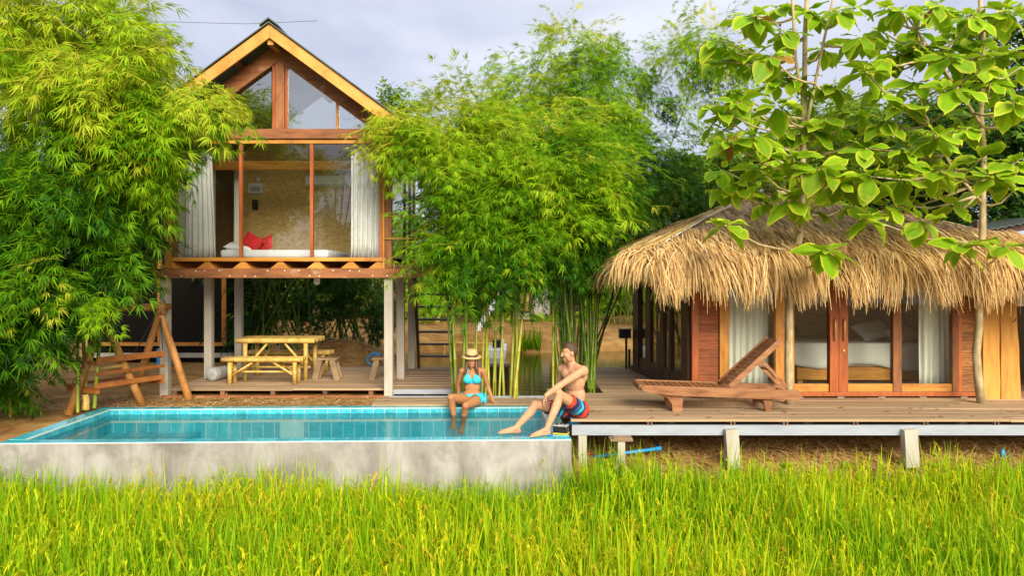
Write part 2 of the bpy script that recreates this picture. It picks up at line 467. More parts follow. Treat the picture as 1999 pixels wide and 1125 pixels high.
GREEN = [(0, (.012, .058, .004)), (.3, (.052, .19, .005)), (.55, (.19, .40, .006)), (.8, (.37, .535, .011)), (1, (.55, .55, .045))]
M['bamboo_leaf'] = leafmat('bamboo_leaf', GREEN, .42, rough=.6, spec=.15)
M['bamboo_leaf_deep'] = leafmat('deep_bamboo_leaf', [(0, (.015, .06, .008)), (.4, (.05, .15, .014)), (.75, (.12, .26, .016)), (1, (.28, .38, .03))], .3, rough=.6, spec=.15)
M['tree_leaf'] = leafmat('tree_leaf', [(0, (.015, .06, .008)), (.4, (.06, .17, .014)), (.75, (.20, .36, .018)), (1, (.34, .46, .03))], .35)
M['rice'] = leafmat('rice_leaf', [(0, (.075, .235, .004)), (.3, (.23, .45, .005)), (.6, (.45, .585, .006)), (.85, (.65, .64, .010)), (1, (.66, .49, .03))], .36, rough=.6, spec=.15)
M['teak_leaf'] = leafmat('broad_leaf', [(0, (.09, .26, .007)), (.35, (.21, .41, .009)), (.62, (.38, .52, .016)), (.9, (.66, .64, .06)), (1, (.70, .66, .12))], .42, rough=.5, spec=.25, rand=.28, spots=(.42, .36, .03))
M['dead_leaf'] = leafmat('withered_leaf', [(0, (.30, .12, .02)), (.5, (.36, .2, .03)), (1, (.5, .36, .06))], .3, rand=.2)
M['culm'] = leafmat('bamboo_culm', [(0, (.05, .11, .015)), (.4, (.16, .24, .02)), (.7, (.36, .38, .035)), (1, (.52, .40, .07))], 0, rough=.35, spec=.4)
M['straw'] = leafmat('thatch_straw', [(0, (.25, .13, .045)), (.3, (.52, .325, .125)), (.6, (.79, .55, .235)), (1, (.91, .74, .42))], .32, rough=.6, spec=.2)
M['straw_old'] = leafmat('weathered_thatch', [(0, (.30, .19, .095)), (.5, (.60, .42, .23)), (1, (.80, .62, .38))], .1, rough=.8, spec=.1)
M['void'] = flat('shade_black_board', (.014, .013, .010), .9, .05)  # near-black colour stands in for shade behind the stilts
M['bark'] = surf('pale_bark', [(.3, (.27, .20, .10)), (.5, (.40, .32, .17)), (.7, (.55, .48, .30))], (14, 14, 5), rough=.8, bump=.4, rand=.1)
M['bark_dark'] = surf('dark_bark', [(.3, (.08, .055, .03)), (.7, (.2, .14, .08))], (10, 10, 3), rough=.9, bump=.4, rand=.1)


# ------------------------------------------------------------------ ground and water
def sstep(a, b, x):
    t = np.clip((x - a) / (b - a), 0, 1)
    return t * t * (3 - 2 * t)


PR = math.radians(1.9)                 # the pool lies slightly turned
PO = Vector((-5.95, 8.89, 0))          # its front left corner
PLN, PDP = 6.66, 2.45                  # length, depth


def pool(x, y, z):
    c, s = math.cos(PR), math.sin(PR)
    return Vector((PO.x + x * c - y * s, PO.y + x * s + y * c, PO.z + z))


def pool_local(X, Y):
    c, s = math.cos(PR), math.sin(PR)
    dx, dy = X - PO.x, Y - PO.y
    return dx * c + dy * s, -dx * s + dy * c


def height(X, Y):
    z = np.full_like(X, -.02)
    right = sstep(.5, 1.0, X)
    z_r = -.62 + .2 * sstep(9.2, 10.2, Y) + .12 * sstep(10.2, 12, Y)
    z = z * (1 - right) + z_r * right
    left = sstep(-6.0, -7.0, X)
    z = z - left * .25 * sstep(10.2, 9.2, Y)
    # heap of earth beside the pond
    z = z + .5 * np.exp(-(((X + 3.9) / 1.1) ** 2 + ((Y - 17.6) / .9) ** 2))
    # pond
    lx = np.where(Y < 15.9, -.9 - (Y - 12) * .02, -2.2 - .25 * (Y - 16))
    near = np.where(X < 1.2, 12.15, 15.4)
    pond = sstep(0, .5, X - lx) * sstep(0, .4, Y - near) * sstep(25.0, 24.0, Y + .35 * np.sin(X * 1.3))
    pond = pond * np.where(Y < 15.9, sstep(1.5, 1.1, X), 1)
    z = z * (1 - pond) - 1.25 * pond
    far = sstep(24.2, 27.5, Y)
    z = z * (1 - far) + far * (.13 + .05 * np.sin(X * .9) + .012 * (Y - 27) * sstep(27, 60, Y))
    # rice paddy
    fy = np.where(X < .72, 8.8 + (X + 5.95) * .033, 9.05)
    pad = sstep(fy + .35, fy - .1, Y) if False else 1 - sstep(fy - .05, fy + .45, Y)
    z = z * (1 - pad) - 1.22 * pad
    u, v = pool_local(X, Y)
    ins = (u > -.02) & (u < PLN + .02) & (v > -.02) & (v < PDP + .02)
    z = np.where(ins, -1.75, z)
    return z


def axis(a, b, s, outer):
    mid = np.arange(a, b + 1e-6, s)
    k, step, lo, hi = s, s, [a], [b]
    while lo[-1] > outer[0]:
        step *= 1.35; lo.append(lo[-1] - step)
    step = s
    while hi[-1] < outer[1]:
        step *= 1.35; hi.append(hi[-1] + step)
    return np.concatenate([np.array(lo[1:])[::-1], mid, np.array(hi[1:])])


gx, gy = axis(-9, 10, .11, (-220, 220)), axis(4, 28, .11, (-60, 420))
GX, GY = np.meshgrid(gx, gy)
GZ = height(GX, GY)
rg = np.random.default_rng(3)
GZ += rg.normal(0, .008, GZ.shape)
V = np.stack([GX, GY, GZ], -1).reshape(-1, 3)
nx, ny = len(gx), len(gy)
ii = (np.arange(ny - 1)[:, None] * nx + np.arange(nx - 1)[None]).ravel()
tag(npmesh('ground', V, np.stack([ii, ii + 1, ii + nx + 1, ii + nx], 1), M['dirt'], smooth=True),
    'bare brown earth around the pool, pond and huts', kind='structure')
tag(MB().add([(-9, 11.5, -.5), (30, 11.5, -.5), (30, 26, -.5), (-9, 26, -.5)], [(0, 1, 2, 3)]).build('pond_water', M['pond']),
    'brown green pond water behind the boardwalk', kind='structure')

# ------------------------------------------------------------------ swimming pool
tp = thing('swimming_pool', 'long blue tiled swimming pool inside a raised concrete wall', 'swimming pool', (PO.x, PO.y, -1.2))
RW = .20


def pbox(x0, x1, y0, y1, z0, z1, mb=None):
    mb = mb or MB()
    vs = [pool(x, y, z) for z in (z0, z1) for y in (y0, y1) for x in (x0, x1)]
    return mb.add(vs, [(0, 2, 3, 1), (4, 5, 7, 6), (0, 1, 5, 4), (2, 6, 7, 3), (0, 4, 6, 2), (1, 3, 7, 5)])


mb = MB()
for k_, (u0, u1) in enumerate(((-.02, 1.84), (1.841, 3.28), (3.281, 4.52), (4.521, PLN))):      # cast in four lengths
    pbox(u0, u1, -.002 * (k_ % 2), RW, -1.6, -.016, mb)
pbox(0, PLN, PDP - RW, PDP, -1.6, -.016, mb)
pbox(0, RW, RW, PDP - RW, -1.6, -.016, mb)
pbox(PLN - RW, PLN, RW, PDP - RW, -1.6, -.016, mb)
mb.build('wall', M['concrete'], tp)
mb = MB()
pbox(RW, PLN - RW, RW, PDP - RW, -1.0, -.95, mb)
pbox(RW, RW + .012, RW, PDP - RW, -.95, -.2, mb); pbox(PLN - RW - .012, PLN - RW, RW, PDP - RW, -.95, -.2, mb)
pbox(RW + .012, PLN - RW - .012, RW, RW + .012, -.95, -.2, mb); pbox(RW + .012, PLN - RW - .012, PDP - RW - .012, PDP - RW, -.95, -.2, mb)
mb.build('basin', M['basin'], tp)
mb = MB()
pbox(RW + .02, 1.5, PDP - RW - .95, PDP - RW - .02, -.94, -.34, mb)
pbox(1.51, 2.3, PDP - RW - .95, PDP - RW - .02, -.94, -.60, mb)
mb.build('step', M['basin'], tp)
mb = MB(); pbox(0.005, PLN - .003, .004, PDP - .004, -.016, -.006, mb)
# grout bed shows between the tiles on the rim only: four strips
mb = MB()
pbox(.003, PLN - .003, .003, RW - .002, -.016, -.005, mb); pbox(.003, PLN - .003, PDP - RW + .002, PDP - .003, -.016, -.005, mb)
pbox(.003, RW - .002, RW - .002, PDP - RW + .002, -.016, -.005, mb); pbox(PLN - RW + .002, PLN - .003, RW - .002, PDP - RW + .002, -.016, -.005, mb)
pbox(RW, PLN - RW, PDP - RW - .01, PDP - RW - .001, -.2, -.008, mb); pbox(RW + .001, RW + .01, RW, PDP - RW, -.2, -.008, mb)
pbox(PLN - RW - .01, PLN - RW - .001, RW, PDP - RW, -.2, -.008, mb); pbox(RW, PLN - RW, RW + .001, RW + .01, -.2, -.008, mb)
mb.build('grout', M['grout'], tp)


def tile(x0, x1, y0, y1, z0, z1):
    c = pool((x0 + x1) / 2, (y0 + y1) / 2, (z0 + z1) / 2)
    plank('tile', M['tile'], tp, c, (x1 - x0, y1 - y0, z1 - z0), rz=PR, chamfer=.02)


TS, G = .165, .007
n = int(PLN / TS); ts = PLN / n
for i in range(n):
    a, b_ = i * ts + G / 2, (i + 1) * ts - G / 2
    tile(a, b_, .006, RW - .025, -.01, 0)                      # front rim
    tile(a, b_, PDP - RW + .025, PDP - .006, -.01, 0)          # back rim
    if b_ > RW + .04 and a < PLN - RW - .04:
        tile(max(a, RW + .018), min(b_, PLN - RW - .018), PDP - RW - .016, PDP - RW - .008, -.16, -.012)   # upright row along the back
m_ = int((PDP - 2 * RW) / TS); tsy = (PDP - 2 * RW) / m_
for i in range(m_):
    a, b_ = RW + i * tsy + G / 2, RW + (i + 1) * tsy - G / 2
    tile(.006, RW - .025, a, b_, -.01, 0)
    tile(PLN - RW + .025, PLN - .006, a, b_, -.01, 0)
    tile(RW + .008, RW + .016, a, b_, -.16, -.012)
wv = [pool(x, y, -.075) for x, y in ((RW + .011, RW + .011), (PLN - RW - .011, RW + .011), (PLN - RW - .011, PDP - RW - .011), (RW + .011, PDP - RW - .011))]
tag(MB().add(wv, [(0, 1, 2, 3)]).build('pool_water', M['pool_water']), 'clear turquoise water filling the pool', kind='structure')

# ------------------------------------------------------------------ wooden decks
rd = random.Random(5)


def deck(parent, x0, x1, y0, y1, z, w, segs, mat=M['deck'], th=.03):
    n = int(round((y1 - y0) / w)); w = (y1 - y0) / n
    for i in range(n):
        cuts = [x0] + sorted(x0 + (x1 - x0) * (k + rd.uniform(-.32, .32)) / segs for k in range(1, segs)) + [x1]
        for a, b in zip(cuts, cuts[1:]):
            plank('plank', mat, parent, ((a + b) / 2 + rd.uniform(-.006, .006), y0 + (i + .5) * w, z - th / 2 + rd.uniform(-.004, .004)),
                  (b - a - .004, w - rd.uniform(.005, .011), th), rz=rd.uniform(-.0012, .0012), rx=rd.uniform(-.012, .012))


DZ = .115
td = thing('wooden_deck', 'weathered plank terrace on a steel beam in front of the thatched hut', 'deck', (4, 10.5, -.5))
deck(td, .74, 8.5, 9.72, 11.95, DZ, .128, 3)
deck(td, 1.42, 2.75, 11.96, 15.3, DZ - .002, .13, 1)
mb = MB()
mb.box(.76, 8.6, 9.735, 9.745, -.085, .042); mb.box(.76, 8.6, 9.745, 9.80, .034, .042); mb.box(.76, 8.6, 9.745, 9.80, -.085, -.077)
mb.build('steel_beam', M['steel'], td)
mb = MB().box(1.42, 2.7, 15.31, 15.36, -.02, .1); mb.build('end_beam', M['steel'], td)
for px in (1269, 1431, 1534, 1671, 1808, 1946, 2080):
    x = (px - CX) * 9.75 / F
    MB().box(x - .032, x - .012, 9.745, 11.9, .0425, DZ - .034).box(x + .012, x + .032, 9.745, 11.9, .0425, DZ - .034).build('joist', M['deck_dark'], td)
for px, ty, by, lean, w in ((1137, 850, 935, 0, 17), (1430, 838, 915, 3, 26), (1777, 838, 912, 3, 27)):
    p, q = at(px - lean, ty, 9.70), at(px + lean * .6, by, 9.70)
    MB().beam(q, p, w / 160, .13, (0, 1, 0)).build('concrete_post', M['post'], td, bevel=.006)
for px in (1300, 1560, 1850):
    p = at(px, 800, 11.6)
    MB().box(p.x - .06, p.x + .06, 11.2, 11.32, -.6, .04).build('concrete_post', M['post'], td)

tb = thing('boardwalk', 'narrow plank boardwalk between the pool and the pond', 'boardwalk', (-.5, 11.9, -.3))
deck(tb, -2.08, .72, 11.40, 12.02, .035, .125, 2)
MB().box(-2.0, 1.4, 11.6, 11.66, -.5, -.002).box(-2.0, 1.4, 11.95, 12.0, -.5, -.002).build('beam', M['deck_dark'], tb)
MB().box(-1.9, .9, 12.05, 12.14, -.02, .045).build('pale_board', M['steel'], tb)

th_ = thing('house_deck', 'low brown plank floor under the stilt house', 'deck', (-3.3, 14, 0))
deck(th_, -5.6, -2.05, 12.5, 15.6, .10, .124, 2)
deck(th_, -2.045, -.97, 12.5, 15.6, .098, .124, 1)
MB().box(-5.62, -2.05, 12.30, 12.36, -.03, .02).build('kerb_board', M['brown_h'], th_)
MB().box(-1.95, -.97, 12.46, 12.495, .02, .095).build('edge_strip', M['steel'], th_)
for x in (-5.5, -4.72, -3.9, -3.05, -2.3, -1.4):
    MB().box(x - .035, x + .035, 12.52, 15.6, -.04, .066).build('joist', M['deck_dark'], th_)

# ------------------------------------------------------------------ stilt house
HX, GP = -3.74, 12.4
h = thing('stilt_house', 'two storey timber house with glass gable standing on pale concrete stilts', 'house', (HX, 14, 0))


def X(px, d=GP): return (px - CX) * d / F


for y in (12.42, 13.75, 15.25):
    for x in (-1.99, -5.60 if y < 13 else -5.42):
        z0 = -.05 if y < 13 else .1
        MB().box(x - .068, x + .068, y - .068, y + .068, z0, 1.904).build('concrete_post', M['post'], h, bevel=.008)
MB().box(-5.75, -.95, 12.28, 12.38, 1.905, 2.06).build('beam', M['brown_h'], h, bevel=.006)
MB().box(-5.75, -.95, 13.7, 13.8, 1.905, 2.05).box(-5.75, -.95, 15.2, 15.3, 1.905, 2.05).build('beam', M['brown_h'], h)
rb = random.Random(3)
for k in range(22):
    bx = -5.5 + k * .205 + rb.uniform(-.05, .05); bz = 1.98 + rb.choice((-.045, .04)) + rb.uniform(-.008, .008)
    MB().lathe([(0, 0), (.011, 0), (.011, .006), (.006, .009), (0, .009)], (bx, 12.281, bz), 8, Matrix.Rotation(math.pi / 2, 3, 'X')).build('bolt', M['white'], h)
for px in (330, 401, 471, 544, 615, 681, 735):
    x = X(px + 6)
    MB().prism([(x - .17, 12.36, 2.062), (x + .13, 12.36, 2.062), (x + .03, 12.36, 2.17), (x - .03, 12.36, 2.17)], (0, 3.1, 0)).build('joist', M['orange_h'], h)
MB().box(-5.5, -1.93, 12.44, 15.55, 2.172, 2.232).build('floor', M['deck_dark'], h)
MB().box(-1.925, -.95, 12.40, 15.55, 2.065, 2.12).build('balcony_floor', M['deck_dark'], h)
MB().box(-5.46, -2.03, 12.33, 12.44, 2.175, 2.236).build('sill', M['orange_h'], h, bevel=.006)
MB().box(-5.46, -2.06, 12.34, 12.43, 4.07, 4.135).build('top_rail', M['orange_h'], h, bevel=.006)
MB().box(-5.55, -1.93, 12.30, 12.43, 4.142, 4.30).build('beam', M['brown_h'], h, bevel=.006)
for x0, x1, mt in ((-5.45, -5.39, 'brown'), (X(469), X(475), 'red'), (X(607), X(613), 'red'), (X(742), X(748), 'red')):
    MB().box(x0, x1, 12.35, 12.42, 2.238, 4.068).build('mullion', M[mt], h)
MB().box(-2.075, -2.045, 12.32, 12.44, 2.02, 4.066).build('trim', M['orange'], h)
for a, b in ((-5.39, X(469)), (X(475), X(607)), (X(613), X(742))):
    MB().box(a + .002, b - .002, 12.382, 12.390, 2.238, 4.068).build('window_pane', M['glass'], h)
MB().box(-2.04, -1.935, 12.34, 12.47, 2.065, 4.14).build('corner_post', M['brown'], h, bevel=.006)
MB().box(-5.58, -5.47, 12.34, 12.47, 2.065, 4.14).build('corner_post', M['orange'], h, bevel=.006)


def zr(x): return 5.86 - .735 * abs(x - HX)


# gable
MB().box(X(540), X(558), 12.33, 12.44, 4.302, 5.42).build('gable_post', M['brown'], h, bevel=.005)
MB().box(X(534), X(539), 12.35, 12.42, 4.302, 5.38).build('glazing_bar', M['red'], h)
MB().box(X(559), X(564), 12.35, 12.42, 4.302, 5.38).build('glazing_bar', M['red'], h)
for s in (-1, 1):
    def gp(px_off_x, z): return (HX + s * px_off_x, 12.385, z)
    MB().box(min(HX + s * .905, HX + s * .945), max(HX + s * .905, HX + s * .945), 12.36, 12.41, 4.302, 4.80).build('glazing_bar', M['orange'], h)
    MB().prism([gp(.135, 4.305), gp(.90, 4.305), gp(.90, 4.80), gp(.135, 5.34)], (0, .008, 0)).build('gable_pane', M['gable_glass'], h)
    MB().prism([gp(.95, 4.305), gp(1.62, 4.305), gp(.95, 4.765)], (0, .008, 0)).build('gable_pane', M['gable_glass'], h)
    # rafters at the glass and in the middle, barge board, sheet
    for y, hh, mt, zo in ((12.32, .29, 'brown_h', .17), (14.0, .12, 'brown_h', .09), (15.4, .12, 'brown_h', .09)):
        MB().prism([(HX + s * .001, y, zr(HX) - zo), (HX + s * 1.93, y, zr(HX + 1.93) - zo), (HX + s * 1.93, y, zr(HX + 1.93) - zo - hh), (HX + s * .001, y, zr(HX) - zo - hh)], (0, .1, 0)).build('rafter', M[mt], h)
    for off in (.62, 1.25, 1.8):
        x = HX + s * off
        MB().beam((x, 11.92, zr(x) - .085), (x, 15.9, zr(x) - .085), .09, .06, (s * .735, 0, 1)).build('purlin', M['brown_h'], h)
    MB().prism([(HX + s * .002, 11.84, zr(HX) - .035), (HX + s * 1.97, 11.84, zr(HX + 1.97) - .035), (HX + s * 1.97, 11.84, zr(HX + 1.97) - .245), (HX + s * .002, 11.84, zr(HX) - .245)], (0, .045, 0)).build('barge_board', M['barge'], h, bevel=.004)
    # corrugated sheet: ribs run down the slope
    nn = 50
    ys = [11.80 + 4.2 * k / nn for k in range(nn + 1)]
    vs, fs = [], []
    for k, y in enumerate(ys):
        dz = .012 * (k % 2)
        for xx in (0.0, 2.02):
            vs.append((HX + s * xx, y, zr(HX + xx) + dz)); vs.append((HX + s * xx, y, zr(HX + xx) + dz - .02))
    for k in range(nn):
        b0 = k * 4
        fs += [(b0, b0 + 2, b0 + 6, b0 + 4), (b0 + 1, b0 + 5, b0 + 7, b0 + 3), (b0 + 2, b0 + 3, b0 + 7, b0 + 6)]
    fs += [(0, 1, 3, 2), (nn * 4, nn * 4 + 2, nn * 4 + 3, nn * 4 + 1)]
    MB().add(vs, fs).build('roof_sheet', M['roofsheet'], h)
MB().beam((HX, 11.90, 5.60), (HX, 15.9, 5.60), .09, .15).build('ridge_beam', M['barge'], h)
MB().prism([(HX - .14, 11.79, zr(HX) - .07), (HX, 11.79, zr(HX) + .035), (HX + .14, 11.79, zr(HX) - .07), (HX + .14, 11.79, zr(HX) - .045), (HX, 11.79, zr(HX) + .06), (HX - .14, 11.79, zr(HX) - .045)], (0, 4.2, 0)).build('ridge_cap', M['roofsheet'], h)
# room
MB().box(-5.45, -1.98, 15.42, 15.5, 2.235, 4.85).build('back_wall', M['osb'], h)
MB().prism([(-4.75, 15.42, 4.853), (-2.73, 15.42, 4.853), (HX, 15.42, 5.62)], (0, .06, 0)).build('added_back_glazing', M['glass'], h)  # glazing added here to let daylight in from behind
MB().box(-5.45, -5.40, 12.47, 14.0, 2.235, 4.3).box(-5.45, -5.40, 15.2, 15.41, 2.235, 4.3).box(-5.45, -5.40, 14.0, 15.2, 4.0, 4.3).build('side_wall', M['plaster'], h)
MB().box(-5.44, -5.41, 14.02, 15.18, 2.24, 3.99).build('door', M['darkbrown'], h)
MB().box(-5.38, -1.98, 13.85, 13.95, 3.86, 4.02).build('tie_beam', M['orange_h'], h)
# right side: glazed wall receding, posts dark
MB().box(-2.0, -1.93, 12.475, 15.5, 2.175, 2.26).build('sill', M['orange_h'], h)
MB().box(-2.0, -1.93, 12.475, 15.5, 4.05, 4.14).build('top_rail', M['darkbrown'], h)
yy = [12.48, 14.05, 14.75, 15.4]
for y in yy[1:]:
    MB().box(-1.99, -1.94, y - .04, y + .04, 2.262, 4.048).build('mullion', M['darkbrown'], h)
for a, b in zip(yy, yy[1:]):
    MB().box(-1.968, -1.962, a + .042, b - .042, 2.262, 4.048).build('window_pane', M['glass'], h)
for z, x1 in ((2.90, -1.45), (2.535, -1.15)):
    MB().tube([(-2.06, 12.33, z), (-1.6, 12.335, z + .004), (x1, 12.34, z)], .02, 8).build('handrail', M['bamboo_pole'], h, smooth=True)
MB().box(-1.02, -.96, 12.40, 12.46, 2.12, 3.0).build('railing_post', M['brown'], h)

# stairs up to the balcony
ts_ = thing('ladder_stair', 'steep dark ladder stair rising to the balcony of the stilt house', 'stairs', (-1.5, 15.3, .1))
p0, p1 = Vector((0, 15.35, .1)), Vector((0, 14.7, 2.08))
for x in (-1.86, -1.16):
    MB().beam((x, p0.y, p0.z), (x, p1.y, p1.z), .055, .10, (0, -1, .4)).build('stringer', M['darkbrown'], ts_)
for k in range(1, 8):
    p = p0.lerp(p1, k / 8)
    plank('tread', M['darkbrown'], ts_, (-1.51, p.y, p.z), (.64, .2, .035))
mb = MB().tube([(-3.3, 13.0, 1.90), (-3.3, 13.0, 1.86)], .05, 12).ell((-3.3, 13.0, 1.835), (.055, .055, .05))
tag(mb.build('ceiling_lamp', M['white'], smooth=True), 'small white bulb lamp under the floor of the stilt house', 'lamp')


# curtains
def curtain(name, label, x0, x1, y, z0, z1, waves, amp, flare=0.0, mat=None, ax='x', group=None):
    nu, nv = waves * 8, 8
    vs, fs = [], []
    for j in range(nv + 1):
        t = j / nv
        for i in range(nu + 1):
            u = i / nu
            a = amp * (.6 + .4 * (1 - t)) * math.sin(u * waves * 2 * math.pi + .5 * math.sin(3 * t + u * 5)) + .3 * amp * math.sin(u * 17 + t * 2)
            xx = x0 + (x1 - x0) * u * (1 + flare * (1 - t))
            vs.append((xx, y + a, z0 + (z1 - z0) * t) if ax == 'x' else (y + a, xx, z0 + (z1 - z0) * t))
    for j in range(nv):
        for i in range(nu):
            k = j * (nu + 1) + i
            fs.append((k, k + 1, k + nu + 2, k + nu + 1))
    o = MB().add(vs, fs).build(name, mat or M['curtain'], smooth=True)
    s = o.modifiers.new('thickness', 'SOLIDIFY'); s.thickness = .004
    return tag(o, label, 'curtain', group)


curtain('curtain', 'long white curtain gathered behind the leftmost big pane of the stilt house', -5.36, -4.93, 12.62, 2.245, 4.06, 6, .035, .18)
curtain('curtain', 'white curtain hanging beside the right corner post of the stilt house', -2.63, -2.11, 12.56, 2.245, 4.06, 7, .03)
curtain('curtain', 'pale curtain beside the dark door inside the stilt house', -5.14, -4.99, 14.2, 2.245, 4.0, 3, .025)

# bed upstairs
t = thing('bed', 'low white bed behind the glass of the stilt house', 'bed', (-4, 13.6, 2.235))
MB().box(-4.85, -3.05, 12.75, 14.5, 2.236, 2.375).build('mattress', M['sheet'], t, bevel=.04, smooth=True)


def cushion(name, mat, c, s, rot, label, cat):
    vs, fs = [], []
    n = 10
    R = Matrix.Rotation(rot[2], 3, 'Z') @ Matrix.Rotation(rot[1], 3, 'Y') @ Matrix.Rotation(rot[0], 3, 'X')
    mb = MB()
    for side in (1, -1):
        vs = []
        for j in range(n + 1):
            for i in range(n + 1):
                u, v = i / n * 2 - 1, j / n * 2 - 1
                e = (1 - u ** 4) * (1 - v ** 4)
                k = 1 - .12 * (1 - abs(u)) * abs(v) ** 3 - .0
                vs.append(Vector(c) + R @ Vector((u * s[0] * (1 - .10 * (1 - v * v) * u * u), v * s[1] * (1 - .10 * (1 - u * u) * v * v), side * s[2] * e ** .5)))
        fs = [(j * (n + 1) + i, j * (n + 1) + i + 1, (j + 1) * (n + 1) + i + 1, (j + 1) * (n + 1) + i)[::side] for j in range(n) for i in range(n)]
        mb.add(vs, fs)
    return tag(mb.build(name, mat, smooth=True), label, cat)


cushion('pillow', M['sheet'], (-4.6, 13.0, 2.43), (.24, .17, .065), (.2, .1, .1), 'white pillow lying at the head of the upstairs bed', 'pillow')
cushion('cushion', M['redcloth'], (-4.38, 12.95, 2.51), (.165, .14, .055), (1.2, .55, .2), 'bright red cushion leaning on the white pillow upstairs', 'cushion')
cushion('cushion', M['redcloth'], (-4.22, 13.15, 2.49), (.15, .14, .045), (1.15, -.35, -.25), 'dark red cushion behind the brighter red one', 'cushion')
t = thing('fuse_box', 'small pale grey fuse box on the straw coloured wall', 'fuse box', (-5.1, 15.41, 3.6))
MB().box(-5.27, -4.99, 15.34, 15.418, 3.59, 3.80).build('case', M['white'], t, bevel=.01)
MB().box(-5.22, -5.03, 15.333, 15.339, 3.635, 3.73).build('window', M['cement'], t)
tag(MB().box(-5.12, -5.06, 15.39, 15.418, 3.84, 3.93).build('wall_switch', M['white'], bevel=.006), 'white wall switch above the fuse box', 'switch')
tag(MB().box(-5.2, -5.09, 15.37, 15.418, 3.27, 3.47).build('wall_tablet', M['black'], bevel=.006), 'small black panel on the wall below the fuse box', 'panel')
t = thing('air_conditioner', 'pale air conditioner high on the back wall upstairs', 'air conditioner', (-3.6, 15.4, 3.7))
MB().box(-4.1, -3.18, 15.2, 15.418, 3.72, 3.94).build('case', M['white'], t, bevel=.03)
MB().box(-4.05, -3.23, 15.192, 15.199, 3.73, 3.76).build('vent', M['cement'], t)

# ------------------------------------------------------------------ thatched hut
HF = 11.5
hut = thing('thatched_hut', 'low timber hut with glass doors under a shaggy straw thatch', 'hut', (4.6, 13, .1))


def XH(px): return (px - CX) * HF / F


FZ, TZ = .205, 2.15
MB().box(2.62, 8.4, 11.55, 15.0, .12, FZ - .002).build('floor', M['deck_dark'], hut)
MB().box(XH(1352), XH(1908), 11.42, 11.548, .145, FZ).build('sill', M['red'], hut, bevel=.005)
for px in (1400, 1480, 1560, 1640, 1720, 1800, 1880):
    MB().box(XH(px) - .05, XH(px) + .05, 11.46, 11.56, DZ - .02, .144).build('pier', M['cement'], hut)


def upright(name, mat, a, b, z0=FZ, z1=TZ, y0=11.44, y1=11.54, bev=.005):
    return MB().box(XH(a), XH(b), y0, y1, z0, z1).build(name, M[mat], hut, bevel=bev)


upright('corner_post', 'red', 1350, 1363)
wl_ = MB().box(XH(1363.5), XH(1402.5), 11.50, 11.53, FZ, TZ).build('wall', M['clap'], hut)
wr_ = MB().box(XH(1875.5), XH(1907), 11.50, 11.53, FZ, TZ).build('wall', M['clap_r'], hut)
for w, a, b, mt in ((wl_, 1364, 1402, 'clap'), (wr_, 1876, 1907, 'clap_r')):
    z = FZ + .003; k = 0
    while z < TZ - .1:
        o = plank('plank', M[mt], None, ((XH(a) + XH(b)) / 2, 11.487 + rd.uniform(-.002, .002), z + .06), (XH(b) - XH(a), .022, .122), rx=-.06)
        o.parent = w
        z += .127; k += 1
upright('window_post', 'orange', 1403.5, 1421.5)
upright('window_post', 'orange', 1512, 1530)
upright('jamb', 'orange', 1541, 1548.5)


def gbay(name, a, b, rail='orange_h'):
    f = MB().box(XH(a) + .001, XH(b) - .001, 11.45, 11.52, FZ + .002, FZ + .12).build('bottom_rail', M[rail], hut, bevel=.004)
    MB().box(XH(a), XH(b), 11.485, 11.491, FZ + .122, TZ).build('window_pane', M['glass_dark'], hut)


gbay('w', 1422, 1511.5); gbay('w', 1530.5, 1540.5); gbay('w', 1549, 1616); gbay('w', 1652.5, 1740); gbay('w', 1757.5, 1855)
for a, b in ((1616.5, 1633.5), (1634, 1652)):
    d_ = upright('door_stile', 'red', a, b, y0=11.42)
    p = (XH((a + b) / 2))
    o = MB().tube([(p, 11.405, .98), (p, 11.385, 1.0), (p, 11.385, 1.28), (p, 11.405, 1.30)], .012, 8).build('handle', M['brass'], None, smooth=True)
    o.parent = d_
o = MB().ell((XH(1643), 11.415, .82), (.02, .012, .028)).build('lock', M['brass'], None); o.parent = d_
upright('mullion', 'brown', 1740.5, 1757)
upright('jamb', 'brown', 1855.5, 1867); upright('jamb', 'red', 1867.5, 1875, y0=11.45)
# sawn logs
for a, b, lean in ((1907, 1938, .02), (1938.5, 1968, .10)):
    x0, x1 = XH(a), XH(b)
    prof = []
    vs, fs = [], []
    nn = 9
    for k in range(nn):
        z = .10 + (TZ - .1) * k / (nn - 1); q = lean * (1 - k / (nn - 1)); j = [rd.uniform(-.006, .006) for _ in range(4)]
        vs += [(x0 + j[0] + q * .3, 11.34, z), (x1 + j[1] + q, 11.34 + j[2], z), (x1 + j[1] + q, 11.54, z), (x0 + j[0] + q * .3, 11.54, z)]
    for k in range(nn - 1):
        for i in range(4):
            fs.append((k * 4 + i, k * 4 + (i + 1) % 4, k * 4 + 4 + (i + 1) % 4, k * 4 + 4 + i))
    fs += [(3, 2, 1, 0), tuple(range(nn * 4 - 4, nn * 4))]
    MB().add(vs, fs).build('log_slab', M['log'], hut, bevel=.01)
MB().box(XH(1966), 9.0, 11.6, 11.7, 1.48, 1.72).build('header', M['white'], hut)
MB().box(XH(1972), 9.0, 11.63, 11.64, .2, 1.478).build('window_pane', M['glass_dark'], hut)
MB().box(7.6, 9.2, 12.6, 12.66, .1, 2.0).build('inner_wall', M['tree_wall'] if 'tree_wall' in M else M['darkbrown'], hut)
# left wall of glazed doors, running back from the front corner
A, B = Vector((2.70, 11.5, 0)), Vector((2.39, 15.0, 0))
wd = (B - A).normalized(); wln = (B - A).length


def lw(s0, s1, z0, z1, th, name, mat, parent=None):
    p, q = A + wd * s0, A + wd * s1
    zc = (z0 + z1) / 2
    o = MB().beam((p.x, p.y, zc), (q.x, q.y, zc), th, z1 - z0).build(name, M[mat], parent or hut)
    return o


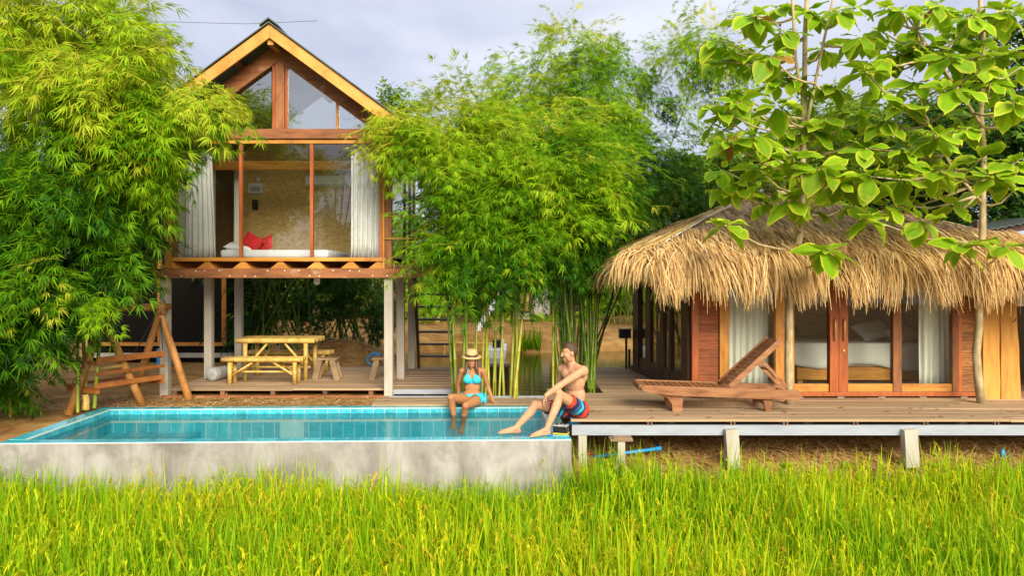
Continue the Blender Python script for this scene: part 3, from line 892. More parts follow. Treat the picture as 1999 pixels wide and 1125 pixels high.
lw(.05, wln, .13, FZ, .14, 'sill', 'darkbrown')
for s0, s1, th in ((.07, .40, .10), (1.0, 1.12, .07), (1.42, 1.62, .07), (1.63, 1.85, .07), (2.25, 2.58, .07), (3.05, 3.45, .10)):
    st = lw(s0, s1, FZ, TZ, th, 'door_stile', 'darkbrown')
    if s0 in (1.42, 1.63):
        p = A + wd * (s0 + .1)
        o = MB().tube([(p.x - .05, p.y, 1.0), (p.x - .075, p.y, 1.02), (p.x - .075, p.y, 1.28), (p.x - .05, p.y, 1.3)], .013, 6).build('handle', M['brass'], None)
        o.parent = st
for s0, s1 in ((.402, .998), (1.122, 1.418), (1.852, 2.248), (2.582, 3.048)):
    lw(s0, s1, FZ + .002, FZ + .2, .06, 'bottom_rail', 'darkbrown')
    lw(s0, s1, FZ + .202, TZ, .006, 'window_pane', 'glass_dark')
MB().box(2.4, 8.4, 15.0, 15.08, .1, TZ).build('back_wall', M['osb'], hut)
MB().box(8.4, 8.48, 11.55, 15.0, .1, TZ).build('side_wall', M['osb'], hut)
MB().box(7.0, 7.05, 11.56, 14.99, FZ, TZ).build('inner_wall', M['clap'], hut)
# shadow wall battens under the eave
t = at(1266, 530, 11.2)
for k in range(3):
    MB().box(t.x + k * .06, t.x + .035 + k * .06, 11.2, 11.24, 1.78, 2.0).build('eave_slat', M['bamboo_pole'], hut)
for y in (11.25,):
    MB().box(2.0, 8.4, y, y + .08, 2.02, 2.1).build('eave_beam', M['darkbrown'], hut)

# roof shell
FL, FR, BR, BL = Vector((1.80, 10.62, 2.22)), Vector((8.9, 10.62, 2.16)), Vector((8.9, 16.2, 2.1)), Vector((1.12, 15.6, 2.08))
R0, R1 = Vector((4.28, 13.4, 3.36)), Vector((4.75, 13.4, 3.34))
dn = Vector((0, 0, -.16))
vs = [FL, FR, BR, BL, R0, R1]
vs = vs + [v + dn for v in vs]
fs = [(0, 1, 5, 4), (1, 2, 5), (2, 3, 4, 5), (3, 0, 4), (6, 10, 11, 7), (7, 11, 8), (8, 11, 10, 9), (9, 10, 6), (0, 6, 7, 1), (1, 7, 8, 2), (2, 8, 9, 3), (3, 9, 6, 0)]
npv = np.array([tuple(v) for v in vs])
roof = MB().add(vs, fs).build('roof', surf('thatch_bed', [(.3, (.28, .18, .09)), (.7, (.50, .36, .21))], (8, 8, 8), rough=.9, rand=0), hut)
MB().tube([R0 + Vector((0, 0, .07)), (R0 + FL) / 2 + Vector((-.02, -.02, .085)), FL.lerp(R0, .08) + Vector((0, 0, .06))], .016, 6).build('hip_pole', M['bamboo_pole'], hut)
MB().tube([R0 + Vector((.06, -.05, .07)), (R0 + FL) / 2 + Vector((.03, -.04, .085)), FL.lerp(R0, .08) + Vector((.05, 0, .05))], .010, 6).build('hip_pole', M['white'], hut)


def strands(n, rng, eA, eB, rA, rB, vlo, vhi, lmin, lmax, wid, hang, lift=.03, tintf=None, clump=.0, segs=4, extra=0):
    """Straws laid down a slope from ridge line rA-rB to eave line eA-eB; they bend down past the eave."""
    eA, eB, rA, rB = [np.array(tuple(p)) for p in (eA, eB, rA, rB)]
    u = rng.random(n); v = vlo + (vhi - vlo) * rng.random(n)
    P = (eA + (eB - eA) * u[:, None]) * (1 - v[:, None]) + (rA + (rB - rA) * u[:, None]) * v[:, None]
    alng = (eB - eA) / np.linalg.norm(eB - eA)
    mid = (eA + eB) / 2 - (rA + rB) / 2
    dwn = mid - alng * mid.dot(alng); dwn /= np.linalg.norm(dwn)
    nor = np.cross(alng, dwn); nor *= np.sign(nor[2])
    el = np.linalg.norm(eB - eA)
    s = u * el
    cl = clump * (np.sin(s * 7.3 + 1.2 * np.sin(s * 2.9)) + .6 * np.sin(s * 17 + 2.)) 
    D = dwn[None] + alng[None] * (rng.normal(0, .13, n) + cl)[:, None] + nor[None] * rng.normal(.02, .05, n)[:, None]
    D /= np.linalg.norm(D, axis=1)[:, None]
    P = P + nor * (lift * (.4 + rng.random(n)[:, None] * 1.6))
    ln = lmin + (lmax - lmin) * rng.random(n)
    pts = [P]
    g = np.array([0, 0, -1.0])
    for k in range(segs):
        hk = hang * (k / segs) ** .8 * (.6 + .7 * rng.random(n))
        d = D * (1 - np.clip(hk, 0, 1)[:, None]) + g * np.clip(hk, 0, 1)[:, None] + alng * (cl * .35 * hk)[:, None]
        d /= np.linalg.norm(d, axis=1)[:, None]
        pts.append(pts[-1] + d * (ln / segs)[:, None])
    w = wid * (.6 + .8 * rng.random(n))
    side = alng[None] * np.cos(rng.normal(0, .7, n))[:, None] + nor[None] * np.sin(rng.normal(0, .7, n))[:, None]
    Vs = []
    for k, p in enumerate(pts):
        f = 1 - .75 * (k / segs) ** 2
        Vs.append(p - side * (w * f / 2)[:, None]); Vs.append(p + side * (w * f / 2)[:, None])
    V = np.stack(Vs, 1)
    m = 2 * (segs + 1)
    base = np.arange(n)[:, None] * m
    Fs = np.concatenate([base + np.array([[2 * k, 2 * k + 1, 2 * k + 3, 2 * k + 2]]) for k in range(segs)], 1).reshape(-1, 4)
    t = np.clip(rng.normal(.55, .22, n) + (0 if tintf is None else tintf(u, v)), 0, 1)
    return V.reshape(-1, 3), Fs, np.repeat(t, m)


def join(parts):
    Vs, Fs, Ts, o = [], [], [], 0
    for v, f, t in parts:
        Vs.append(v); Fs.append(f + o); Ts.append(t); o += len(v)
    return np.concatenate(Vs), np.concatenate(Fs), np.concatenate(Ts)


rs = np.random.default_rng(11)
# weathered upper thatch
parts = [strands(9000, rs, FL, FR, R0, R1, .10, 1.0, .28, .55, .015, .12, .02),
         strands(5200, rs, BL, FL, R0, R0, .05, 1.0, .28, .55, .015, .12, .02),
         strands(3000, rs, FR, BR, R1, R1, .05, 1.0, .25, .5, .016, .12, .02)]
V, Fc, T = join(parts)
npmesh('thatch_cover', V, Fc, M['straw_old'], hut, T, kind='stuff')
parts = [strands(3800, rs, FL, FR, R0, R1, .06, .34, .4, .75, .015, .5, .05),
         strands(5200, rs, FL, FR, R0, R1, .0, .14, .45, .98, .015, 1.05, .04, clump=.32),
         strands(1800, rs, FL, FR, R0, R1, -.01, .05, .5, 1.0, .018, 1.2, -.02, lambda u, v: -.15, clump=.4),
         strands(2600, rs, BL, FL, R0, R0, .0, .16, .4, .85, .015, 1.0, .04, clump=.2),
         strands(1600, rs, BL, FL, R0, R0, .1, .6, .4, .7, .015, .35, .05),
         strands(1200, rs, FR, BR, R1, R1, .0, .2, .4, .8, .015, 1.0, .04, clump=.2)]
# tuft hanging off the front left corner and along the hip
cA, cB = FL + Vector((-.25, .35, -.02)), FL + Vector((.35, -.02, .0))
parts.append(strands(500, rs, cA, cB, R0, R0, -.01, .12, .4, .8, .015, 1.0, .05, clump=.15))
V, Fc, T = join(parts)
npmesh('thatch_fringe', V, Fc, M['straw'], hut, T, kind='stuff')

curtain('curtain', 'white curtain drawn across the window behind the lounger', XH(1424), XH(1510), 11.72, FZ, TZ, 7, .03)
curtain('curtain', 'white curtain gathered at the glass right of the hut bed', XH(1800) + .1, XH(1858) + .1, 11.75, FZ, TZ, 5, .035, .1)
curtain('curtain', 'pale curtain inside the glass doors on the side of the hut', 11.9, 12.35, 2.82, FZ, TZ, 4, .03, ax='y')

t = thing('bed', 'wooden bed with white sheet behind the glass doors of the thatched hut', 'bed', (5.6, 12.9, FZ))
MB().box(4.58, 6.62, 12.35, 13.9, .26, .47).build('bed_base', M['orange_h'], t, bevel=.01)
for x in (4.65, 6.5):
    MB().box(x - .04, x + .04, 12.4, 12.5, FZ, .26).build('leg', M['orange'], t)
MB().box(4.56, 6.64, 12.36, 13.9, .472, .84).build('mattress', M['sheet'], t, bevel=.06, smooth=True)
vs, fs = [], []
nu, nv = 40, 6
for i in range(nu + 1):
    u = i / nu
    for j in range(nv + 1):
        v = j / nv
        z = .86 - v * (.34 + .05 * math.sin(u * 9) + .08 * u)
        vs.append((4.5 + 2.2 * u, 12.33 - .03 * v - .018 * math.sin(u * 40) * v, z))
for i in range(nu):
    for j in range(nv):
        k = i * (nv + 1) + j
        fs.append((k, k + 1, k + nv + 2, k + nv + 1))
o = MB().add(vs, fs).build('sheet', M['sheet'], t, smooth=True)
o.modifiers.new('thickness', 'SOLIDIFY').thickness = .006
cushion('pillow', M['sheet'], (6.2, 13.2, 1.0), (.34, .22, .1), (.6, -.15, .3), 'white pillow propped on the bed in the thatched hut', 'pillow')
cushion('pillow', M['sheet'], (6.55, 12.9, .95), (.30, .2, .09), (.4, -.1, .5), 'white pillow nearest the gathered curtain in the hut', 'pillow')
t = thing('backpack', 'dark bag on the far side of the hut bed', 'bag', (4.7, 13.2, .86))
MB().ell((4.72, 13.1, 1.0), (.17, .13, .16)).build('body', M['black'], t, smooth=True)
MB().tube([(4.66, 13.02, 1.1), (4.68, 13.0, 1.19), (4.76, 13.0, 1.19), (4.78, 13.02, 1.1)], .012, 6).build('handle', M['black'], t)

# metal roofed shed behind, at the edge
t = thing('shed', 'shed with wavy metal roof rising behind the right end of the thatch', 'shed', (9.5, 15.5, 0))
p = at(1928, 450, 14.5); q = at(2100, 418, 14.5)
vs, fs = [], []
for k in range(25):
    y = 14.5
    x = p.x + (q.x - p.x) * k / 24; z = p.z + (q.z - p.z) * k / 24 + .035 * (k % 2)
    vs += [(x, 14.4, z), (x, 18.0, z + .05), (x, 14.4, z - .012), (x, 18.0, z + .038)]
for k in range(24):
    b0 = 4 * k
    fs += [(b0, b0 + 4, b0 + 5, b0 + 1), (b0 + 2, b0 + 3, b0 + 7, b0 + 6), (b0, b0 + 2, b0 + 6, b0 + 4)]
MB().add(vs, fs).build('roof_sheet', M['roofsheet'], t)
MB().beam(at(1930, 455, 14.6), at(2110, 425, 14.6), .1, .12).build('beam', M['darkbrown'], t)
MB().box(8.9, 9.05, 14.7, 14.85, 0, 3.0).box(10.3, 10.45, 14.7, 14.85, 0, 3.2).build('post', M['darkbrown'], t)
MB().box(8.95, 10.6, 17.5, 17.56, 0, 3.4).build('wall', M['deck_dark'], t)

# ------------------------------------------------------------------ objects under the deck
t = thing('concrete_pier', 'short concrete pier with flared foot and wooden shims under the steel beam', 'pier', (1.35, 9.6, -.55))
p = at(1212, 905, 9.62); x, y = p.x, 9.62
prof = [(-.125, -.62), (-.125, -.56), (-.05, -.40), (-.045, -.12), (.045, -.12), (.05, -.40), (.125, -.56), (.125, -.62)]
MB().prism([(x + a, y - .08, z) for a, z in prof], (0, .16, 0)).build('shaft', M['post'], t, bevel=.006)
plank('shim', M['greywood'], t, (x, y, -.105), (.28, .2, .026)); plank('shim', M['greywood'], t, (x + .02, y, -.085), (.23, .18, .012))
t = thing('water_pipe', 'bright blue plastic water pipe lying under the terrace', 'pipe', (1.5, 10, -.4))
pa, pb = at(1160, 893, 10.0), at(1289, 876, 10.0)
MB().tube([pa, pb], .021, 10).build('pipe', M['bluepipe'], t, smooth=True)
MB().tube([pb - Vector((.05, 0, .008)), pb + Vector((.015, 0, .003))], .028, 10).build('elbow', M['bluepipe'], t)
MB().tube([pa + Vector((-.06, .02, -.02)), pa + Vector((-.13, .04, .06))], .03, 8).build('coupling', M['metal'], t)
MB().ell(pa + Vector((-.07, -.02, .05)), (.028, .028, .018)).build('valve', M['redpl'], t)
MB().tube([pb + Vector((.01, .01, 0)), pb + Vector((-.08, .3, .12)), pb + Vector((-.16, .5, .2))], .018, 8).build('branch_pipe', M['metal'], t)
tag(MB().lathe([(.0, 0), (.028, 0), (.03, .06), (.018, .085), (.012, .1), (0, .1)], at(1958, 893, 9.8) , 10).build('bottle', M['bluepipe'], smooth=True), 'small blue bottle lying on the earth at the field edge', 'bottle')
tag(MB().tube([at(1112, 826, 9.95), at(1128, 825, 10.0), at(1134, 832, 10.05)], .03, 10).build('drain_pipe', M['bluepipe'], smooth=True), 'blue pipe stub showing just under the deck edge', 'pipe')

# ------------------------------------------------------------------ lounger
t = thing('sun_lounger', 'brown wooden sun lounger with raised slatted back', 'lounger', (2.8, 10.5, DZ))
N_, FA = 10.26, 10.86


def rail(yc, name='side_rail'):
    dx = 0.0
    pts = []
    # outline in the XZ plane, rounded ends, slightly sinking toward the head end
    top = lambda x: .475 - .032 * (x - 1.74)
    bot = lambda x: .355 - .040 * (x - 1.74)
    x0, x1 = 1.72, 3.86
    poly = [(x0, top(x0) - .02), (x0 + .04, top(x0)), (2.7, top(2.7)), (x1 - .04, top(x1)), (x1, top(x1) - .03), (x1 + .005, bot(x1) + .04), (x1 - .03, bot(x1)), (2.9, bot(2.9)), (2.15, bot(2.15) - .004), (x0 + .14, bot(x0) + .01), (x0 + .03, bot(x0) + .045), (x0 - .005, bot(x0) + .075)]
    return MB().prism([(a, yc - .024, z) for a, z in poly], (0, .048, 0)).build(name, M['teak'], t, bevel=.007)


for yc in (N_, FA):
    rail(yc)
    poly = [(1.98, .37), (2.30, .37), (2.28, DZ), (2.15, DZ), (2.14, .22), (2.08, .30), (1.99, .33)]
    MB().prism([(a, yc - .022 + (.052 if yc < 10.5 else -.052), z) for a, z in poly], (0, .044, 0)).build('leg', M['teak'], t, bevel=.005)
    poly = [(3.36, .30), (3.50, .30), (3.47, DZ), (3.40, DZ)]
    MB().prism([(a, yc - .022 + (.052 if yc < 10.5 else -.052), z) for a, z in poly], (0, .044, 0)).build('leg', M['teak'], t, bevel=.005)
MB().box(1.70, 1.76, N_ + .025, FA - .025, .40, .478).build('end_board', M['teak'], t, bevel=.01)
MB().box(3.72, 3.78, N_ + .025, FA - .025, .30, .36).build('end_board', M['teak'], t, bevel=.01)
MB().box(2.2, 2.26, N_ + .07, FA - .07, .27, .34).build('stretcher', M['teak'], t)
MB().box(3.40, 3.46, N_ + .07, FA - .07, .2, .27).build('stretcher', M['teak'], t)
for k in range(13):
    x = 1.80 + k * .083
    plank('slat', M['teak'], t, (x, (N_ + FA) / 2, .455 - .032 * (x - 1.74)), (.062, FA - N_ - .052, .018), ry=.03)
hb, ht = Vector((2.92, 0, .44)), Vector((3.60, 0, 1.06))
for yc in (N_ + .065, FA - .065):
    MB().beam((hb.x, yc, hb.z), (ht.x, yc, ht.z), .035, .075, (-.67, 0, .74)).build('back_rail', M['teak'], t, bevel=.006)
ba = math.atan2(ht.z - hb.z, ht.x - hb.x)
for k in range(11):
    p = hb.lerp(ht, .06 + .80 * k / 10)
    plank('back_slat', M['teak'], t, (p.x - .01, (N_ + FA) / 2, p.z + .012), (.062, FA - N_ - .17, .018), ry=-ba)
vs = []
p = hb.lerp(ht, .93)
dirv = (ht - hb).normalized(); nv_ = Vector((-dirv.z, 0, dirv.x))
poly = []
for k in range(9):
    u = k / 8 * 2 - 1
    poly.append(p + Vector((0, (N_ + FA) / 2 + u * .215 - p.y, 0)) + dirv * (.03 + .045 * (1 - u * u)))
poly += [p + Vector((0, (N_ + FA) / 2 + .215 - p.y, 0)) - dirv * .03, p + Vector((0, (N_ + FA) / 2 - .215 - p.y, 0)) - dirv * .03]
MB().prism(poly, nv_ * .022).build('head_board', M['teak'], t)
for yc in (N_ + .10, FA - .10):
    MB().beam((3.36, yc, .80), (3.71, yc, .44), .025, .045, (1, 0, .9)).build('prop', M['teak'], t)
MB().tube([(3.50, N_ + .1, .655), (3.50, FA - .1, .655)], .016, 8).build('prop_bar', M['teak'], t)


# ------------------------------------------------------------------ log swing
t = thing('garden_swing', 'log swing with a hanging wooden bench beside the pool', 'swing', (-5.7, 11.5, 0))
a1, a2 = Vector((-5.93, 11.12, 1.47)), Vector((-5.52, 12.05, 1.47))


def logp(p, q, r0, r1, name, mat='swing'):
    p, q = Vector(p), Vector(q)
    pts = [p.lerp(q, k / 5) + Vector((rd.uniform(-.006, .006), rd.uniform(-.006, .006), 0)) for k in range(6)]
    return MB().tube(pts, [r0 + (r1 - r0) * k / 5 for k in range(6)], 10).build(name, M[mat], t, smooth=True)


logp((-6.22, 10.78, -.02), a1 + Vector((.06, .02, .05)), .062, .05, 'leg')
logp((-5.55, 11.55, -.02), a1 + Vector((-.06, -.02, .05)), .060, .05, 'leg')
logp((-5.09, 12.12, -.02), a2 + Vector((-.05, 0, .05)), .062, .05, 'leg')
logp((-6.05, 12.25, -.02), a2 + Vector((.05, 0, .05)), .06, .05, 'leg')
logp(a1 - (a2 - a1) * .18, a2 + (a2 - a1) * .18 + Vector((0, 0, -.02)), .06, .055, 'top_beam')
logp(Vector((-6.22, 10.78, 0)).lerp(a1, .40), Vector((-5.55, 11.55, 0)).lerp(a1, .42), .026, .024, 'cross_bar', 'bamboo_pole')
logp(Vector((-5.09, 12.12, 0)).lerp(a2, .94) + Vector((.06, -.05, .0)), Vector((-6.05, 12.25, 0)).lerp(a2, .9), .04, .04, 'cross_bar')
ax = (a2 - a1).normalized(); ax.z = 0
ac = Vector((-ax.y, ax.x, 0))      # points left, away from the open side


def sw(u, v, z): return a1 + ax * (u - .22) - ac * (v - .12) + Vector((0, 0, z - a1.z))


def swb(p, q, w, h_, name): MB().beam(sw(*p), sw(*q), w, h_).build(name, M['swing_seat'], t, bevel=.004)


for k in range(6):
    swb((.0, -.24 + .1 * k, .34), (1.12, -.24 + .1 * k, .34), .08, .022, 'seat_slat')
for u in (.0, 1.12):
    swb((u, -.3, .30), (u, .32, .30), .05, .06, 'arm_frame'); swb((u, -.3, .70), (u, .32, .70), .05, .05, 'arm_frame')
    swb((u, -.3, .3), (u, -.3, .74), .05, .05, 'arm_frame'); swb((u, .31, .3), (u, .31, .72), .05, .05, 'arm_frame')
for z, w in ((.74, .09), (.55, .05), (.38, .07)):
    swb((-.02, .31, z), (1.14, .31, z), .035, w, 'back_rail')
swb((-.02, -.3, .35), (1.14, -.3, .35), .035, .06, 'front_rail')
swb((.56, .31, .30), (.56, .31, .74), .05, .04, 'back_post')
for u in (.0, 1.12):
    for v in (-.3, .31):
        p, q = sw(u, v, .72), a1 + ax * (u - .1) + Vector((0, 0, -.03))
        MB().tube([p, q], .008, 5).build('chain', M['metal'], t)


# ------------------------------------------------------------------ bamboo table and benches
def bamboo_bar(p, q, r, name, parent):
    p, q = Vector(p), Vector(q)
    L_ = (q - p).length; n = max(2, int(L_ / .22))
    pts, rr = [], []
    for k in range(n + 1):
        c = p.lerp(q, k / n)
        if 0 < k < n:
            e = (q - p).normalized() * .012
            pts += [c - e, c, c + e]; rr += [r, r * 1.14, r]
        else:
            pts.append(c); rr.append(r)
    return MB().tube(pts, rr, 9).build(name, M['bamboo_pole'], parent, smooth=True)


def bamboo_table(parent, x0, x1, y0, y1, ztop, z0, r, inset, nbar):
    for k in range(nbar):
        y = y0 + (y1 - y0) * (k + .5) / nbar
        bamboo_bar((x0 + rd.uniform(-.02, .02), y, ztop - r * .8), (x1 + rd.uniform(-.02, .02), y, ztop - r * .8), (y1 - y0) / nbar * .52, 'top_bar', parent)
    for y in (y0 + .03, y1 - .03):
        for x in (x0 + inset, x1 - inset):
            bamboo_bar((x, y, z0), (x, y, ztop - 2 * r), r, 'leg', parent)
        bamboo_bar((x0 + inset, y + .035, z0 + (ztop - z0) * .30), (x0 + inset + (x1 - x0) * .27, y + .035, ztop - 2.2 * r), r * .55, 'brace', parent)
        bamboo_bar((x1 - inset, y + .035, z0 + (ztop - z0) * .30), (x1 - inset - (x1 - x0) * .27, y + .035, ztop - 2.2 * r), r * .55, 'brace', parent)
    bamboo_bar((x0 + inset, (y0 + y1) / 2, z0 + .2), (x1 - inset, (y0 + y1) / 2, z0 + .2), r * .5, 'stretcher', parent)


t = thing('bamboo_table', 'yellow bamboo dining table under the stilt house', 'table', (-4.2, 13.8, .1))
bamboo_table(t, -4.84, -3.46, 13.45, 14.15, .83, .1, .038, .16, 8)
t = thing('bamboo_bench', 'yellow bamboo bench in front of the bamboo table', 'bench', (-4.2, 13.1, .1), 'bamboo benches')
bamboo_table(t, -4.92, -3.54, 12.98, 13.28, .545, .1, .036, .14, 4)
t = thing('bamboo_bench', 'yellow bamboo bench behind the bamboo table', 'bench', (-4.2, 14.6, .1), 'bamboo benches')
bamboo_table(t, -5.0, -3.42, 14.45, 14.75, .52, .1, .036, .14, 4)


def stool(label, cx, cy):
    t = thing('wooden_stool', label, 'stool', (cx, cy, .1), 'plank stools under the house')
    MB().box(cx - .2, cx + .2, cy - .14, cy + .14, .455, .485).build('seat', M['greywood'], t, bevel=.005)
    for s in (-1, 1):
        MB().beam((cx + s * .2, cy - .11, .1), (cx + s * .11, cy - .11, .455), .10, .035, (0, 1, 0)).build('leg', M['greywood'], t)
        MB().beam((cx + s * .2, cy + .11, .1), (cx + s * .11, cy + .11, .455), .10, .035, (0, 1, 0)).build('leg', M['greywood'], t)
    return t


stool('grey plank stool standing right of the bamboo table', -3.28, 13.65)
stool('grey plank stool half hidden behind the front right stilt', -2.28, 13.7)
t = thing('rolled_mat', 'silver rolled mat lying by a stilt under the house', 'mat', (-5.1, 13.7, .1))
Rm = Matrix.Rotation(math.radians(75), 3, 'Z') @ Matrix.Rotation(math.pi / 2, 3, 'Y')
MB().lathe([(.045, -.2), (.105, -.2), (.115, -.18), (.115, .18), (.105, .2), (.045, .2)], (-5.2, 13.6, .215), 18, Rm).build('roll', M['grey'], t, smooth=True)
MB().lathe([(.0, -.205), (.04, -.203), (.04, .2), (0, .2)], (-5.2, 13.6, .215), 12, Rm).build('core', M['cement'], t)
MB().lathe([(.116, -.09), (.119, -.09), (.119, -.05), (.116, -.05)], (-5.2, 13.6, .215), 18, Rm).build('strap', M['cement'], t)
tag(MB().ell((-5.05, 13.9, .40), (.05, .05, .04)).tube([(-5.05, 13.9, .1), (-5.05, 13.9, .37)], .03, 8).build('float', M['yellow'], smooth=True), 'small yellow float knob behind the rolled mat', 'float')
t = thing('water_hose', 'coil of blue hose on the slope behind the house deck', 'hose', (-2.75, 15.8, .1))
pts = [at(722 + 10 * math.cos(k * .7) + k * 1.2, 712 - k * 2.2 + 6 * math.sin(k * .7), 15.75) for k in range(14)]
MB().tube(pts, .022, 6).build('loop', M['bluepipe'], t, smooth=True)

# back cabin seen between the stilts
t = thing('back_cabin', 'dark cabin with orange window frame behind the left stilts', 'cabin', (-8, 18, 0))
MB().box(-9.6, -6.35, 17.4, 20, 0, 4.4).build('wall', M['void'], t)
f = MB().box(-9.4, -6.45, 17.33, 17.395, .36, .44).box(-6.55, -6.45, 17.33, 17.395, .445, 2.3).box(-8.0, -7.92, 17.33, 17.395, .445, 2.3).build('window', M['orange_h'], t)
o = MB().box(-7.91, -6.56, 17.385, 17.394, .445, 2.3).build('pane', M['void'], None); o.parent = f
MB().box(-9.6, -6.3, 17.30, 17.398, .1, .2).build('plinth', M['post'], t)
tag(MB().lathe([(0, 0), (.2, 0), (.2, .34), (0, .34)], (-7.6, 16.9, 0), 16).build('water_tub', M['bluepipe']), 'blue tub on the ground by the back cabin', 'tub')

# wooden bollard, black box on post, speaker
tag(MB().prism([(.50, 10.98, .03), (.62, 10.98, .03), (.62, 10.98, .30), (.50, 10.98, .32)], (0, .12, 0)).build('wooden_block', M['greywood'], bevel=.008), 'short wooden block standing on the boardwalk behind the man', 'block')
t = thing('letter_box', 'black box on a thin post at the far end of the side deck', 'box', (2.2, 15.1, DZ))
p = at(1221, 660, 15.1)
MB().box(p.x - .12, p.x + .1, 15.0, 15.2, .72, .88).build('box', M['black'], t, bevel=.006)
MB().box(p.x - .13, p.x + .11, 14.99, 15.21, .882, .90).build('lid', M['metal'], t)
MB().box(p.x + .0, p.x + .04, 15.08, 15.12, .1, .72).build('post', M['black'], t)
MB().box(p.x + .06, p.x + .1, 15.08, 15.12, .1, .5).build('brace', M['black'], t)
t = thing('portable_radio', 'black portable radio with grey top on the pool corner tiles', 'radio', (.62, 9.35, 0))
Rr = Matrix.Rotation(math.radians(-18), 3, 'Z')


def rbox(c, s, name, mat, bev):
    vs = [Vector(c) + Rr @ Vector((i * s[0], j * s[1], k * s[2])) for k in (-.5, .5) for j in (-.5, .5) for i in (-.5, .5)]
    return MB().add(vs, [(0, 2, 3, 1), (4, 5, 7, 6), (0, 1, 5, 4), (2, 6, 7, 3), (0, 4, 6, 2), (1, 3, 7, 5)]).build(name, M[mat], t, bevel=bev)


rc = Vector((.60, 9.40, 0))
rbox(rc + Vector((0, 0, .011)), (.185, .125, .02), 'base', 'yellow', .006)
rbox(rc + Vector((0, 0, .062)), (.18, .12, .08), 'body', 'black', .015)
rbox(rc + Vector((0, 0, .108)), (.178, .118, .016), 'top', 'grey', .006)
for i, j in ((-.045, -.02), (.045, .01), (0, .02)):
    MB().lathe([(0, 0), (.014, 0), (.014, .012), (0, .012)], rc + Rr @ Vector((i, j, .117)), 10).build('knob', M['black'], t)
for k in range(3):
    pts = [Vector((.50, 9.38, .05)), Vector((.44 - .02 * k, 9.33, .10 + .02 * k)), Vector((.40 + .03 * k, 9.29 - .01 * k, .02)), Vector((.45 + .02 * k, 9.25, .012))]
    MB().tube(pts, .006, 5).build('cable', M['bluepipe'], t)


# ------------------------------------------------------------------ people
def skinmat(name, base, warm):
    m, nt, out = newmat(name); N, L = nt.nodes, nt.links
    b = N.new('ShaderNodeBsdfPrincipled'); L.new(b.outputs[0], out.inputs[0])
    a = N.new('ShaderNodeAttribute'); a.attribute_name = 'tint'
    r = ramp(nt, [(0, (.05, .025, .015)), (.35, warm), (.6, base), (1, tuple(min(1, c * 1.25) for c in base))]); L.new(a.outputs['Fac'], r.inputs[0])
    t = N.new('ShaderNodeTexCoord'); n = N.new('ShaderNodeTexNoise'); n.inputs['Scale'].default_value = 14; n.inputs['Detail'].default_value = 4
    L.new(t.outputs['Object'], n.inputs['Vector'])
    mx = N.new('ShaderNodeMixRGB'); mx.blend_type = 'MULTIPLY'; mx.inputs['Fac'].default_value = .35
    r2 = ramp(nt, [(.3, (.72, .6, .55)), (.6, (1, 1, 1))]); L.new(n.outputs['Fac'], r2.inputs[0])
    L.new(r.outputs[0], mx.inputs['Color1']); L.new(r2.outputs[0], mx.inputs['Color2'])
    L.new(mx.outputs[0], b.inputs['Base Color'])
    b.inputs['Roughness'].default_value = .6; b.inputs['Specular IOR Level'].default_value = .25
    b.inputs['Subsurface Weight'].default_value = .12; b.inputs['Subsurface Radius'].default_value = (.02, .008, .004)
    return m


def remesh(mb, vox, smooth_it):
    me = bpy.data.meshes.new('tmp'); me.from_pydata(mb.v, [], mb.f)
    o = bpy.data.objects.new('tmp', me); C.objects.link(o)
    r = o.modifiers.new('r', 'REMESH'); r.mode = 'VOXEL'; r.voxel_size = vox
    s = o.modifiers.new('s', 'SMOOTH'); s.factor = .5; s.iterations = smooth_it
    dg = bpy.context.evaluated_depsgraph_get(); dg.update()
    ev = o.evaluated_get(dg).to_mesh()
    n = len(ev.vertices); V = np.empty(n * 3, np.float32); ev.vertices.foreach_get('co', V)
    NV = np.empty(n * 3, np.float32); ev.vertices.foreach_get('normal', NV)
    q = [tuple(p.vertices) for p in ev.polygons]
    o.evaluated_get(dg).to_mesh_clear()
    bpy.data.objects.remove(o); bpy.data.meshes.remove(me)
    return V.reshape(-1, 3), NV.reshape(-1, 3), q


def meshify(name, V, faces, mat, parent, tint=None):
    me = bpy.data.meshes.new(name); me.from_pydata([tuple(map(float, v)) for v in V], [], faces)
    if tint is not None:
        a = me.attributes.new('tint', 'FLOAT', 'POINT'); a.data.foreach_set('value', np.ascontiguousarray(tint, np.float32))
    me.polygons.foreach_set('use_smooth', [True] * len(faces)); me.materials.append(mat)
    o = bpy.data.objects.new(name, me); C.objects.link(o)
    return adopt(o, parent)


def shell(name, V, NV, faces, mask, off, mat, parent, tint=None):
    """Cloth lying on the body where mask holds."""
    keep = [f for f in faces if all(mask[i] for i in f)]
    used = sorted({i for f in keep for i in f}); ix = {i: k for k, i in enumerate(used)}
    VV = V[used] + NV[used] * (off if np.isscalar(off) else off[used][:, None])
    o = meshify(name, VV, [tuple(ix[i] for i in f) for f in keep], mat, parent, None if tint is None else tint[used])
    s = o.modifiers.new('even_edge', 'SMOOTH'); s.factor = .5; s.iterations = 8
    s = o.modifiers.new('thickness', 'SOLIDIFY'); s.thickness = .006; s.offset = 1
    return o


def segd(V, p, q):
    p, q = np.array(tuple(p)), np.array(tuple(q)); a = q - p
    t = np.clip((V - p) @ a / (a @ a), 0, 1)
    return np.linalg.norm(V - (p + t[:, None] * a), axis=1), t


